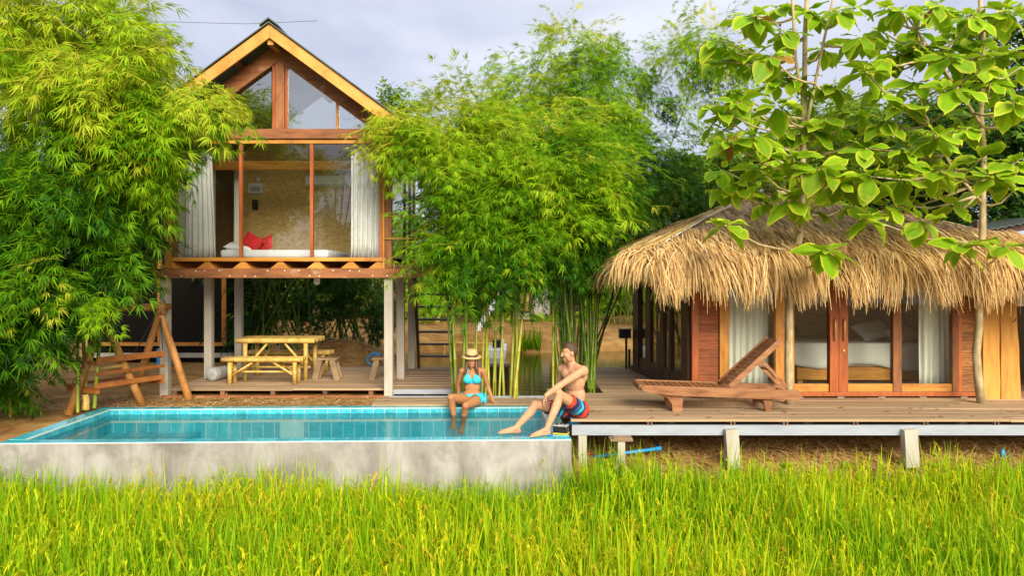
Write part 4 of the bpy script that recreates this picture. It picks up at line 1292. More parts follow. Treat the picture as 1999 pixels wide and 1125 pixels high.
def hand(mb, w, d, n, side, curl=.5, sc=1.0):
    """Wrist w, finger direction d, back of the hand n, thumb side."""
    w, d, n = Vector(w), Vector(d).normalized(), Vector(n); n = (n - d * n.dot(d)).normalized(); s = d.cross(n) * side
    for k in (-.024, -.008, .008, .024):
        mb.cap(w, .017 * sc, w + d * .075 * sc + s * k * sc, .0115 * sc, 8, 6)
    for k, ln in ((-.027, .056), (-.009, .07), (.009, .076), (.027, .068)):
        p = w + d * .078 * sc + s * k * sc
        a = (d - n * curl * .5 + s * k * 6).normalized(); b = (d - n * curl * 1.3 + s * k * 5).normalized()
        q = p + a * ln * .5 * sc
        mb.cap(p, .0088 * sc, q, .0082 * sc, 8, 6); mb.cap(q, .0082 * sc, q + b * ln * .5 * sc, .0068 * sc, 8, 6)
    p = w + d * .022 * sc + s * .024 * sc
    q = p + (d * .7 + s * .75 - n * .3).normalized() * .038 * sc
    mb.cap(p, .013 * sc, q, .0095 * sc, 8, 6); mb.cap(q, .0095 * sc, q + (d + s * .25 - n * .3).normalized() * .03 * sc, .0075 * sc, 8, 6)


def foot(mb, a, heel, toe, w=.045, sc=1.0):
    a, heel, toe = Vector(a), Vector(heel), Vector(toe)
    d = (toe - heel).normalized(); u = Vector((0, 0, 1)); u = (u - d * u.dot(d)).normalized(); s = d.cross(u)
    mb.cap(heel + u * .032, .035 * sc, a, .036 * sc)
    mb.cap(heel + u * .03, .032 * sc, toe - d * .06 + u * .02, .026 * sc)
    mb.cap(a + d * .02 - u * .02, .034 * sc, toe - d * .075 + u * .022, .026 * sc)
    for k in (-.028, .0, .028):
        mb.cap(heel + d * .09 + u * .024 + s * k * .6, .022 * sc, toe - d * .055 + s * k + u * .016, .018 * sc)
    for i, k in enumerate((-.034, -.016, .001, .017, .031)):
        r = .0115 if i else .014
        mb.cap(toe - d * .055 + s * k + u * .014, r * sc, toe - d * (.006 + .007 * i) + s * k + u * .011, r * .85 * sc, 8, 6)


def head(mb, c, f, u, sc=1.0, male=True):
    f, u = Vector(f).normalized(), Vector(u); u = (u - f * u.dot(f)).normalized(); l = u.cross(f)
    R = Matrix((f, l, u)).transposed()      # local x forward, y left, z up
    P = lambda x, y, z: Vector(c) + R @ Vector((x, y, z)) * sc
    E = lambda p, r: mb.ell(P(*p), [k * sc for k in r], R)
    E((-.012, 0, .03), (.098, .076, .088)); E((.02, 0, -.02), (.075, .066, .085))
    E((.045, 0, -.075), (.042, .046, .035)); E((.068, 0, -.098), (.022, .024, .018))
    E((.078 if male else .076, 0, .036), (.015, .048, .013)); E((.084, 0, -.062), (.016, .026, .010)); E((.083, 0, -.072), (.016, .022, .009))
    nf = 1 if male else .72
    mb.cap(P(.088, 0, .022), .009 * sc * nf, P(.102 + .010 * nf ** 3, 0, -.022), .013 * sc * nf, 8, 6); E((.096, 0, -.028), (.012, .016 * nf, .008 * nf))
    for s in (1, -1):
        E((.062, s * .04, -.02), (.022, .022, .022)); E((-.008, s * .079, -.005), (.020, .010, .032))
        E((.02, s * .05, -.07), (.04, .02, .03))
    return P, R


def face_tint(V, P, tint, sc=1.0, beard=False):
    def spot(p, r, val, soft=.5):
        d = np.linalg.norm(V - np.array(tuple(P(*p))), axis=1) / (r * sc)
        k = np.clip((1 - d) / soft, 0, 1); tint[:] = tint * (1 - k) + val * k
    for s in (1, -1):
        spot((.092, s * .033, .012), .014, .02); spot((.094, s * .024, .036), .013, .12); spot((.088, s * .042, .038), .013, .12)
    for y in (-.014, 0, .014): spot((.10, y, -.066), .013, .36)
    if beard:
        for p in ((.06, .045, -.075), (.06, -.045, -.075), (.085, 0, -.1), (.02, .06, -.06), (.02, -.06, -.06), (.096, .02, -.05), (.096, -.02, -.05)):
            spot(p, .034, .26, .9)


# ---- man: seated on the deck edge, turned to the left, feet on the pool rim
man = thing('person', 'shirtless man in striped swim shorts sitting on the deck edge', 'person', (.8, 9.85, DZ))
f = Vector((-.78, -.62, 0)); l = Vector((.62, -.78, 0)); up = Vector((0, 0, 1))
pel = Vector((.83, 9.90, .235)); che = Vector((.80, 9.885, .60)); nk = Vector((.775, 9.87, .795))
Rt = Matrix((f, l, up)).transposed()
Ls, Rsx = nk + l * .185 + Vector((.01, 0, -.055)), nk - l * .185 + Vector((0, 0, -.06))
mb = MB()
mb.ell(pel, (.125, .17, .125), Rt); mb.ell(pel.lerp(che, .45), (.112, .148, .16), Rt); mb.ell(che, (.122, .168, .19), Rt)
mb.ell(che + Vector((0, 0, .10)), (.10, .165, .11), Rt)
mb.cap(Ls, .06, Rsx, .06); mb.cap(che + up * .1, .10, nk + f * .005, .058); mb.cap(nk - up * .03, .060, nk + f * .035 + up * .07, .055)
for s in (1, -1):
    mb.ell(che + l * s * .078 + f * .088 + up * .075, (.032, .075, .058), Rt)
    mb.cap(nk + up * .005 + l * s * .03, .035, nk + l * s * .15 - up * .035, .042)
    mb.ell(che + l * s * .09 - f * .07 + up * .06, (.05, .07, .10), Rt)
hc = nk + f * .045 + up * .155
hf = Vector((-.96, -.22, -.10))
P, Rh = head(mb, hc, hf, (-.06, 0, 1), 1.03)
# legs
KL, AL = Vector((.585, 9.46, .475)), Vector((.425, 9.29, .095))
KR, AR = Vector((.29, 9.70, .305)), Vector((.06, 9.38, .095))
HL, HR = pel + l * .085 - f * .0 - up * .02, pel - l * .085 + f * .08 - up * .03
for hp, k, a in ((HL, KL, AL), (HR, KR, AR)):
    mb.cap(hp, .098, hp.lerp(k, .5), .080); mb.cap(hp.lerp(k, .5), .080, k, .056); mb.ell(k, (.058, .058, .06))
    cal = k.lerp(a, .30) + (Vector((k - a).cross(Vector((1, 0, 0)))).normalized() * 0)
    back = Vector((.55, .45, -.35)).normalized()
    mb.cap(k, .052, cal + back * .018, .057); mb.cap(cal + back * .018, .057, a, .036); mb.cap(k, .048, a, .035)
foot(mb, AL, (.435, 9.30, .004), (.20, 9.19, .006)); foot(mb, AR, (.075, 9.40, .006), (-.18, 9.30, .03))
# arms
EL, WL = Vector((.63, 9.50, .605)), Vector((.415, 9.385, .475))
mb.ell(Ls - up * .01, (.07, .07, .072)); mb.cap(Ls, .058, Ls.lerp(EL, .5), .052); mb.cap(Ls.lerp(EL, .5), .052, EL, .040)
mb.cap(EL, .041, EL.lerp(WL, .35), .044); mb.cap(EL.lerp(WL, .35), .044, WL, .028)
hand(mb, WL, (-.45, -.15, -.88), (-.85, -.2, .45), -1, .7)
ER, WR = Vector((.62, 10.13, .43)), Vector((.60, 10.03, .19))
mb.ell(Rsx - up * .01, (.066, .066, .07)); mb.cap(Rsx, .056, ER, .041); mb.cap(ER, .042, WR, .028)
hand(mb, WR, (-.8, -.2, -.55), (-.4, 0, .9), 1, .1)
V, NV, fc = remesh(mb, .0075, 4)
tint = np.full(len(V), .62)
face_tint(V, P, tint, 1.03, True)
dkn = np.minimum(np.linalg.norm(V - np.array(tuple(KL)), axis=1), np.linalg.norm(V - np.array(tuple(KR)), axis=1))
tint -= .10 * np.clip(1 - dkn / .08, 0, 1)
for s in (1, -1):
    d = np.linalg.norm(V - np.array(tuple(che + l * s * .085 + f * .13 + up * .055)), axis=1); tint -= .3 * np.clip(1 - d / .016, 0, 1)
M['skin_m'] = skinmat('fair_skin', (.56, .30, .17), (.42, .17, .085))
meshify('body', V, fc, M['skin_m'], man, tint)
# shorts
d1, t1 = segd(V, HL, KL); d2, t2 = segd(V, HR, KR)
dp = np.linalg.norm((V - np.array(tuple(pel))), axis=1)
arm = np.minimum(segd(V, ER, WR)[0], np.linalg.norm(V - np.array(tuple(WR)), axis=1)) < .075
arm |= segd(V, WR, WR + Vector((-.12, -.03, -.08)))[0] < .05
arm |= segd(V, EL, WL)[0] < .06
mk = (((t1 < .66) & (d1 < .15)) | ((t2 < .66) & (d2 < .15)) | (dp < .20)) & (V[:, 2] < .325) & ~arm
mk |= ((t1 < .66) & (d1 < .11) & (V[:, 2] < .42) & ~arm)
st = np.where(d1 < d2, t1, t2) + .30 * np.where(dp < .19, (V[:, 0] - pel.x) * .8, 0)
off = .010 + .014 * np.clip(np.maximum(np.where(d1 < .13, t1, 0), np.where(d2 < .13, t2, 0)) - .25, 0, .5)
m, nt, out = newmat('striped_swim_cloth'); N, L = nt.nodes, nt.links
b = N.new('ShaderNodeBsdfPrincipled'); L.new(b.outputs[0], out.inputs[0]); b.inputs['Roughness'].default_value = .7
a = N.new('ShaderNodeAttribute'); a.attribute_name = 'tint'
tcn = N.new('ShaderNodeTexCoord'); nn_ = N.new('ShaderNodeTexNoise'); nn_.inputs['Scale'].default_value = 9; nn_.inputs['Detail'].default_value = 1
ml = N.new('ShaderNodeMath'); ml.operation = 'MULTIPLY_ADD'; ml.inputs[1].default_value = .16
L.new(tcn.outputs['Object'], nn_.inputs['Vector']); L.new(nn_.outputs['Fac'], ml.inputs[0]); L.new(a.outputs['Fac'], ml.inputs[2])
mm = N.new('ShaderNodeMath'); mm.operation = 'MULTIPLY'; mm.inputs[1].default_value = 2.0
fr = N.new('ShaderNodeMath'); fr.operation = 'FRACT'
L.new(ml.outputs[0], mm.inputs[0]); L.new(mm.outputs[0], fr.inputs[0])
navy, red_, cy, ltb = (.018, .02, .085), (.62, .05, .02), (.03, .42, .62), (.05, .16, .40)
rr_ = ramp(nt, [(0, navy), (.22, red_), (.44, navy), (.58, cy), (.78, navy), (.88, ltb)], 'CONSTANT'); L.new(fr.outputs[0], rr_.inputs[0])
L.new(rr_.outputs[0], b.inputs['Base Color'])
shell('swim_shorts', V, NV, fc, mk, off, m, man, st)
# hair: short, brushed back
loc = (V - np.array(tuple(hc))) @ np.array([[*v] for v in (Rh.col[0], Rh.col[1], Rh.col[2])]).T / 1.03
M['hair_m'] = surf('short_brown_hair', [(.3, (.03, .016, .008)), (.7, (.10, .055, .026))], (90, 90, 40), rough=.6, bump=.4, rand=0)
hz = .066 - 1.25 * np.clip(-loc[:, 0] + .040, 0, .12) - .30 * np.clip(np.abs(loc[:, 1]) - .045, 0, .05) + .06 * ((np.abs(loc[:, 1]) > .081) & (loc[:, 2] < .035))
rgh = np.random.default_rng(4); nz_ = np.sin(loc[:, 0] * 160 + 3 * np.sin(loc[:, 1] * 90)) * .5 + np.sin(loc[:, 1] * 210 + loc[:, 0] * 40) * .5
mk = (loc[:, 2] > hz + .006 * nz_) & (np.linalg.norm(loc, axis=1) < .17) & (loc[:, 0] < .088)
shell('hair', V, NV, fc, mk, .002 + .020 * np.clip((loc[:, 2] - .07) / .045, 0, 1) * (1 + .5 * np.clip(loc[:, 0] / .06, -1, 1)) + .003 * nz_, M['hair_m'], man)

# ---- woman: seated on the back rim, facing the camera, feet in the water
wom = thing('person', 'woman in turquoise bikini and straw hat with her feet in the pool', 'person', (-.6, 11.45, 0))
mb = MB()
cx_ = -.60
mb.ell((cx_, 11.47, .125), (.165, .125, .115)); mb.ell((cx_ + .005, 11.485, .27), (.118, .085, .13)); mb.ell((cx_ + .008, 11.495, .41), (.128, .092, .14))
LS, RS = Vector((cx_ + .165, 11.50, .515)), Vector((cx_ - .15, 11.50, .515))
mb.cap(LS, .043, RS, .043); mb.cap((cx_ + .008, 11.5, .45), .085, (cx_, 11.495, .56), .045); mb.cap((cx_, 11.495, .53), .044, (cx_ - .002, 11.475, .63), .042)
for s in (1, -1):
    mb.ell((cx_ + .006 + s * .066, 11.415, .405), (.062, .052, .062)); mb.ell((cx_ + s * .085, 11.54, .10), (.09, .09, .10))
    mb.cap((cx_ + s * .03, 11.5, .55), .03, (cx_ + s * .13, 11.5, .525), .036)
hcw = Vector((cx_ - .002, 11.455, .678))
Pw, Rhw = head(mb, hcw, (-.08, -.96, -.22), (0, 0, 1), .93, False)
KRw, ARw = Vector((-.885, 11.06, .185)), Vector((-.835, 11.13, -.15))
KLw, ALw = Vector((-.665, 11.00, .075)), Vector((-.71, 11.10, -.20))
HRw, HLw = Vector((-.69, 11.42, .095)), Vector((-.505, 11.42, .095))
for hp, k, a in ((HRw, KRw, ARw), (HLw, KLw, ALw)):
    mb.cap(hp, .092, hp.lerp(k, .5), .078); mb.cap(hp.lerp(k, .5), .078, k, .054); mb.ell(k, (.054, .054, .055))
    mb.cap(k, .05, k.lerp(a, .35) + Vector((0, .02, 0)), .052); mb.cap(k.lerp(a, .35) + Vector((0, .02, 0)), .052, a, .033)
foot(mb, ARw, ARw + Vector((.0, .03, -.07)), ARw + Vector((-.01, -.13, -.13)), sc=.9)
foot(mb, ALw, ALw + Vector((.0, .03, -.07)), ALw + Vector((-.03, -.13, -.13)), sc=.9)
ELw, WLw = Vector((-.365, 11.58, .275)), Vector((-.285, 11.47, .06))
mb.cap(LS, .046, LS.lerp(ELw, .5), .041); mb.cap(LS.lerp(ELw, .5), .041, ELw, .034); mb.cap(ELw, .034, WLw, .024)
hand(mb, WLw, (.86, -.35, -.30), (.2, 0, 1), 1, .1, .92)
ERw, WRw = Vector((-.815, 11.60, .285)), Vector((-.80, 11.66, .06))
mb.cap(RS, .046, RS.lerp(ERw, .5), .041); mb.cap(RS.lerp(ERw, .5), .041, ERw, .034); mb.cap(ERw, .034, WRw, .024)
hand(mb, WRw, (-.6, .7, -.3), (0, 0, 1), -1, .1, .92)
Vw, NVw, fw = remesh(mb, .007, 4)
tint = np.full(len(Vw), .6); face_tint(Vw, Pw, tint, .93)
d = np.linalg.norm(Vw - np.array((cx_ + .005, 11.40, .235)), axis=1); tint -= .3 * np.clip(1 - d / .014, 0, 1)
M['skin_w'] = skinmat('tanned_skin', (.44, .205, .085), (.32, .115, .045))
meshify('body', Vw, fw, M['skin_w'], wom, tint)
M['bikini'] = surf('turquoise_swim_cloth', [(.3, (.02, .50, .62)), (.7, (.05, .62, .74))], (9, 9, 9), rough=.6, rand=0)
x, y, z = Vw[:, 0] - cx_, Vw[:, 1], Vw[:, 2]
torso = (np.abs(x) < .16) & (segd(Vw, LS, ELw)[0] > .055) & (segd(Vw, RS, ERw)[0] > .055)
cup = np.zeros(len(Vw), bool)
for s in (1, -1):
    cup |= (np.abs(x - .006 - s * .066) < .066 * np.clip((.50 - z) / .11, 0, 1)) & (z > .335) & (z < .50) & (y < 11.455)
    cup |= (segd(Vw, (cx_ + s * .075, 11.40, .46), (cx_ + s * .045, 11.50, .585))[0] < .03) & (np.abs(x - s * (.075 - .03 * np.clip((z - .46) / .12, 0, 1))) < .014) & (z > .44) & (y < 11.52)
cup |= (z > .332) & (z < .36) & torso
shell('bikini_top', Vw, NVw, fw, cup & torso, .008, M['bikini'], wom)
thigh = (segd(Vw, HRw, KRw)[1] > .24) & (segd(Vw, HRw, KRw)[0] < .12) | (segd(Vw, HLw, KLw)[1] > .24) & (segd(Vw, HLw, KLw)[0] < .12)
bot = (z < .185) & (z > -.03) & ~thigh & (np.abs(x) < .20) & (z > .005 + .62 * np.maximum(np.abs(x) - .045, 0)) & (segd(Vw, ERw, WRw)[0] > .05) & (segd(Vw, ELw, WLw)[0] > .05)
shell('bikini_bottom', Vw, NVw, fw, bot, .010, M['bikini'], wom)
for s in (1, -1):
    c0 = Vector((cx_ + s * .168, 11.42, .16))
    MB().tube([c0, c0 + Vector((s * .035, -.03, .03)), c0 + Vector((s * .045, -.03, -.005)), c0], .009, 6).tube([c0, c0 + Vector((s * .02, -.05, -.05)), c0 + Vector((s * .03, -.06, -.12))], [.010, .014, .010], 6).tube([c0, c0 + Vector((s * .04, -.02, -.04)), c0 + Vector((s * .05, -.04, -.09))], [.009, .013, .009], 6).build('bikini_tie', M['bikini'], wom, smooth=True)
mb = MB()
mb.ell(hcw + Vector((0, .02, .01)), (.082, .085, .10))
for s, dy, z1 in ((-1, -.045, .46), (1, -.04, .38), (1, .01, .36), (-1, .02, .44), (1, -.06, .47), (-1, -.01, .43)):
    p0 = hcw + Vector((s * .062, .0 + dy * .3, .03)); p1 = Vector((cx_ + s * .078, 11.455 + dy, .56)); p2 = Vector((cx_ + s * (.095 + .3 * max(dy, 0)), 11.43 + dy * .8, z1))
    mb.cap(p0, .026, p1, .024, 8, 6); mb.cap(p1, .024, p2, .012, 8, 6)
mb.cap(hcw + Vector((0, .07, 0)), .06, Vector((cx_, 11.57, .42)), .05)
Vh, NVh, fh = remesh(mb, .008, 2)
M['hair_w'] = surf('long_auburn_hair', [(.3, (.05, .018, .008)), (.7, (.16, .06, .022))], (60, 60, 6), rough=.4, bump=.5, rand=0, spec=.5)
meshify('hair', Vh, fh, M['hair_w'], wom)
hat = thing('straw_hat', 'straw boater hat with dark band on the woman', 'hat', hcw + Vector((0, 0, .07)))
Rhat = Matrix.Rotation(math.radians(9), 3, 'X') @ Matrix.Rotation(math.radians(2), 3, 'Y')
ho = hcw + Vector((0, .012, .052))
M['hat'] = surf('woven_straw', [(.3, (.50, .32, .13)), (.7, (.68, .48, .24))], (60, 60, 90), rough=.75, bump=.4, rand=0)
MB().lathe([(.150, -.002), (.155, .002), (.152, .008), (.095, .012), (.092, .02), (.084, .098), (.072, .112), (.03, .118), (.0, .116)], ho, 28, Rhat, .97, 1.08).build('crown', M['hat'], hat, smooth=True)
MB().lathe([(.0965, .014), (.0955, .016), (.0915, .046), (.090, .046), (.09, .014)], ho, 28, Rhat, .97, 1.08).build('band', M['darkbrown'], hat, smooth=True)


# ------------------------------------------------------------------ foliage
def tri_leaf(out, b, d, nrm, ln, w, sag, tint):
    s = np.cross(d, nrm); s /= np.linalg.norm(s) + 1e-9
    m_ = b + d * ln * .38 + nrm * ln * .05
    tip = b + d * ln + np.array([0, 0, -sag * ln])
    out.append((np.array([b, m_ - s * w / 2, tip, m_ + s * w / 2]), tint))


def bamboo_spray(rng, L_=.6, nside=6, ll=.15, lw=.0155, droop=.35):
    lv = []; tw = []
    P0 = lambda t: np.array([L_ * t, 0, -droop * L_ * t * t])
    prev = P0(0)
    for k in range(1, 6):
        p = P0(k / 5); tw.append((prev, p)); prev = p
    nodes = list(np.linspace(.22, 1, nside)) + [1.0]
    for i, t in enumerate(nodes):
        p = P0(t); sgn = 1 if i % 2 else -1
        tip = i >= nside - 1
        d = np.array([.75, (0.15 if tip and i == nside else .85) * sgn * rng.uniform(.6, 1.2), rng.uniform(-.1, .4) - .4 * t]); d /= np.linalg.norm(d)
        e_ = p + d * rng.uniform(.06, .22) * L_ / .6
        tw.append((p, e_))
        nl = rng.integers(5, 9)
        up = np.array([rng.normal(0, .25), rng.normal(0, .25), 1.0]); up /= np.linalg.norm(up)
        h_ = np.cross(up, d); h_ /= np.linalg.norm(h_)
        for a in np.linspace(-.95, .95, nl) + rng.normal(0, .1, nl):
            dd = d * math.cos(a) + h_ * math.sin(a) - up * rng.uniform(.15, .55); dd /= np.linalg.norm(dd)
            tri_leaf(lv, e_ - d * .02 * abs(a), dd, up, ll * rng.uniform(.65, 1.25) * (1 - .18 * abs(a)), lw * rng.uniform(.8, 1.2), .12, rng.normal(0, .08))
    return lv, tw


def broad_spray(rng, L_=.5, n=34, ll=.10, lw=.05):
    lv, tw = [], []
    p0 = np.zeros(3)
    for br in range(5):
        d = np.array([1, rng.normal(0, .5), rng.normal(.05, .3)]); d /= np.linalg.norm(d)
        e_ = d * L_ * rng.uniform(.6, 1.1); tw.append((p0, e_))
        for i in range(n // 5):
            t = rng.uniform(.25, 1.05); sgn = 1 if i % 2 else -1
            dd = d * .5 + np.array([0, sgn * .8, rng.normal(-.15, .3)]); dd /= np.linalg.norm(dd)
            up = np.array([rng.normal(0, .3), rng.normal(0, .3), 1]); up /= np.linalg.norm(up)
            tri_leaf(lv, e_ * t, dd, up, ll * rng.uniform(.7, 1.2), lw, .1, rng.normal(0, .1))
    return lv, tw


def compile_spray(sp):
    lv, tw = sp
    V, T, Fq = [], [], []
    for q, t in lv:
        b0 = len(V); V += list(q); T += [t + .0, t, t + .06, t]; Fq.append((b0, b0 + 1, b0 + 2, b0 + 3))
    for a, c in tw:
        b0 = len(V); u = np.array([0, 0, .0035]) if abs((c - a)[2]) < .8 * np.linalg.norm(c - a) else np.array([.0035, 0, 0])
        V += [a - u, c - u, c + u, a + u]; T += [.15] * 4; Fq.append((b0, b0 + 1, b0 + 2, b0 + 3))
    return np.array(V), np.array(Fq), np.array(T)


rf = np.random.default_rng(21)
SP_B = [compile_spray(bamboo_spray(rf, rf.uniform(.5, .8), rf.integers(7, 11), droop=rf.uniform(.15, .6))) for _ in range(10)]
SP_N = [compile_spray(bamboo_spray(rf, rf.uniform(.5, .75), rf.integers(7, 11), ll=.175, lw=.0175, droop=rf.uniform(.2, .65))) for _ in range(10)]
SP_T = [compile_spray(broad_spray(rf)) for _ in range(8)]


def place(temps, P, D, Sc, rng, base):
    parts = []
    idx = rng.integers(0, len(temps), len(P))
    D = D / np.linalg.norm(D, axis=1)[:, None]
    up = np.tile([0, 0, 1.0], (len(P), 1)) + rng.normal(0, .3, (len(P), 3))
    z = up - D * (up * D).sum(1)[:, None]; z /= np.linalg.norm(z, axis=1)[:, None]
    y = np.cross(z, D)
    R = np.stack([D, y, z], 2)
    for k, (v, f, t) in enumerate(temps):
        s = np.where(idx == k)[0]
        if not len(s): continue
        VV = np.einsum('nij,mj->nmi', R[s], v) * Sc[s][:, None, None] + P[s][:, None, :]
        FF = f[None] + (np.arange(len(s)) * len(v))[:, None, None]
        TT = np.clip(base[s][:, None] + t[None] + rng.normal(0, .05, (len(s), len(v) // 4)).repeat(4, 1), 0, 1)
        parts.append((VV.reshape(-1, 3), FF.reshape(-1, 4), TT.ravel()))
    return parts


def lobe(px, py, d, rpx, rpy, rd_, n, tint=.5, sc=1.0, down=.45, shell=.35, front=-.25, up=0.0):
    return dict(c=np.array(tuple(at(px, py, d))), r=np.array([rpx * d / F, rd_, rpy * d / F]), n=n, tint=tint, sc=sc, down=down, shell=shell, front=front)


def foliage(name, parent, lobes, temps, mat, rng, dens=1.0):
    parts = []
    for L_ in lobes:
        n = int(L_['n'] * dens)
        # twigs come in bunches: each bunch hangs together and leaves gaps to the next
        m_ = max(1, n // 8); g = rng.integers(0, m_, n)
        uc = rng.normal(0, 1, (m_, 3)); uc /= np.linalg.norm(uc, axis=1)[:, None]
        rad = L_['shell'] + (1 - L_['shell']) * rng.random(m_) ** .6
        Pc = L_['c'] + uc * L_['r'] * rad[:, None]; tc_ = rng.normal(0, .13, m_)
        u = uc[g]
        P = Pc[g] + rng.normal(0, .115, (n, 3)) * L_['sc']
        D = u * [.9, .9, .6] + rng.normal(0, .32, (n, 3)) + [0, L_['front'], -L_['down']]
        # twigs come out yellower toward the top of each lobe
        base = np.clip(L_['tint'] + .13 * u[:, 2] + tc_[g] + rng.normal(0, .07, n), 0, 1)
        base = np.where(rng.random(n) < .02, .97, base)
        parts += place(temps, P, D, L_['sc'] * rng.uniform(.6, 1.2, n), rng, base)
    V, Fq, T = join(parts)
    return npmesh(name, V, Fq, mat, parent, T)


def culm(parent, pts, r0, r1, tint, rng, nseg=10):
    """Bamboo stem with swollen joints through the given points."""
    pts = [Vector(p) for p in pts]
    P_ = []
    for k in range(nseg + 1):
        t = k / nseg * (len(pts) - 1); i = min(int(t), len(pts) - 2); P_.append(pts[i].lerp(pts[i + 1], t - i))
    q, rr = [], []
    for k, p in enumerate(P_):
        r = r0 + (r1 - r0) * k / nseg
        if 0 < k < nseg:
            e_ = (P_[k + 1] - P_[k - 1]).normalized() * .012
            q += [p - e_, p, p + e_]; rr += [r, r * 1.22, r * .96]
        else:
            q.append(p); rr.append(r)
    mb = MB().tube(q, rr, 6)
    tt = np.repeat([tint + rng.normal(0, .05) + (.12 if abs(rr[i] - (r0 + (r1 - r0) * i / len(q)) * 1.2) < .001 else 0) - .2 * i / len(q) for i in range(len(q))], 6)
    return npmesh('culm', np.array(mb.v), np.array([f for f in mb.f if len(f) == 4]), M['culm'], parent, np.clip(tt, 0, 1), smooth=True)


def clump(label, loc, lobes, culms, mat='bamboo_leaf', seed=1, group=None, name='bamboo_clump', near=False, dens=1.55):
    rng = np.random.default_rng(seed)
    t = thing(name, label, 'bamboo', loc, group)
    foliage('foliage', t, lobes, SP_N if near else SP_B, M[mat], rng, dens)
    for pts, r0, r1, tint in culms:
        culm(t, pts, r0, r1, tint, rng)
    return t


rc_ = random.Random(8)


def stems(specs, d, ztop=None):
    """specs: (x bottom px, y bottom px, x top px, y top px, width px, tint)"""
    out = []
    for x0, y0, x1, y1, w, tn in specs:
        dd = d + rc_.uniform(-.22, .22)
        p, q = at(x0, y0 + (22 if 760 <= y0 < 780 else 0), dd), at(x1, y1, dd + rc_.uniform(-.3, .5))
        m_ = p.lerp(q, .5) + Vector((rc_.uniform(-.05, .05), 0, 0))
        out.append(([p, m_, q], w / 2.6 * dd / F, w / 3.4 * dd / F, tn))
    return out


# big clump at the left edge; low and back tints darkened as shade
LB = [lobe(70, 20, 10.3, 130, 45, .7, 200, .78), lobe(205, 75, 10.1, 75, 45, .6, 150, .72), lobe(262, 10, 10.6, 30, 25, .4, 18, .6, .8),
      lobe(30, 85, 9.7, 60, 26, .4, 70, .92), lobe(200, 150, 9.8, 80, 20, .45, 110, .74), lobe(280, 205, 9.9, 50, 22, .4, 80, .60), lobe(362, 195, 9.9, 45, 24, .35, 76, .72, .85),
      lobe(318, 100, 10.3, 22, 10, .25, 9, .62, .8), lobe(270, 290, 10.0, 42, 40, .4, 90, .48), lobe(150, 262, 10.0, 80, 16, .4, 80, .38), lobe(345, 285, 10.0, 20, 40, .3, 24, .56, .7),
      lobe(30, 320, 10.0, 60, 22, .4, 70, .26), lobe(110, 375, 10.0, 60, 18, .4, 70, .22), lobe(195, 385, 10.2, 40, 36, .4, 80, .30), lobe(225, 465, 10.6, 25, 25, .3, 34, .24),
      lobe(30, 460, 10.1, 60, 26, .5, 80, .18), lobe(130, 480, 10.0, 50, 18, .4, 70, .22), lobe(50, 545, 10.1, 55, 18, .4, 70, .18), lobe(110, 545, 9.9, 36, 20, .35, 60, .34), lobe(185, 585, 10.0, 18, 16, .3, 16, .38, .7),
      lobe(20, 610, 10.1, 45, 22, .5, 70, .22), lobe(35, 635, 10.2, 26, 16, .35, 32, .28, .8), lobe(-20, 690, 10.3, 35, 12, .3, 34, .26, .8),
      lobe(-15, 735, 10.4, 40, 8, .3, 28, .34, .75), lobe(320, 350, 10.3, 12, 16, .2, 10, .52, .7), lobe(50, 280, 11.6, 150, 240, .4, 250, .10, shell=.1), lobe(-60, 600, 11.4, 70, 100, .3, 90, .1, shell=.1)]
sp = []
for k in range(15):
    x = rc_.uniform(-90, 185); y = 845 - max(0, x) * .22 + rc_.uniform(-12, 10)
    sp.append((x, y, x + rc_.uniform(-60, 90), 250 + rc_.uniform(-200, 150), rc_.uniform(8, 12), rc_.uniform(.35, .75)))
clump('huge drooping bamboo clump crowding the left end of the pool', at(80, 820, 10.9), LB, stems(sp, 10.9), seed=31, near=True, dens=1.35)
# dead stubs
for k, (px, py) in enumerate(((168, 800), (20, 838))):
    p = at(px, py, 10.85)
    tag(MB().tube([p, p + Vector((.01, 0, .12)), p + Vector((-.005, 0, .21))], [.05, .045, .04], 8).build('bamboo_stump', M['bamboo_pole']),
        ['cut pale bamboo stump nearest the swing', 'cut bamboo stump at the outer end of the pool'][k], 'stump')

# three stands by the boardwalk and their shared canopy
CA = [lobe(800, 250, 11.9, 40, 24, .35, 70, .72, .85), lobe(748, 285, 11.8, 14, 14, .2, 14, .66, .7), lobe(880, 275, 12.0, 55, 48, .6, 150, .66), lobe(770, 225, 12.0, 18, 8, .2, 14, .7, .7),
      lobe(910, 385, 11.9, 45, 50, .6, 110, .50), lobe(905, 470, 11.8, 25, 30, .35, 50, .40), lobe(868, 420, 12.1, 14, 36, .3, 26, .42, .8), lobe(872, 212, 12.2, 50, 10, .3, 34, .70, .9)]
CB = [lobe(960, 255, 12.2, 85, 45, .6, 110, .58), lobe(1000, 360, 11.8, 70, 65, .6, 120, .50), lobe(990, 465, 11.8, 75, 45, .5, 100, .36), lobe(960, 500, 11.8, 45, 10, .3, 26, .34, .8), lobe(1020, 300, 12., 70, 50, .5, 80, .52)]
CC = [lobe(1095, 350, 11.9, 75, 75, .6, 150, .50), lobe(1150, 300, 12.5, 75, 70, .5, 100, .46), lobe(1085, 440, 11.9, 45, 38, .5, 80, .40), lobe(1160, 375, 12.6, 40, 35, .5, 70, .36), lobe(1090, 495, 11.9, 45, 10, .3, 26, .30, .8), lobe(1040, 230, 12.4, 80, 28, .4, 50, .54)]
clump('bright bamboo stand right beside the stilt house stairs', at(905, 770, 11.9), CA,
      stems([(893, 772, 880, 330, 9, .55), (903, 772, 915, 300, 9, .6), (914, 770, 905, 320, 8, .5), (922, 768, 940, 350, 7, .62), (886, 768, 868, 380, 7, .45), (930, 765, 925, 360, 5, .7)], 12.0), seed=32)
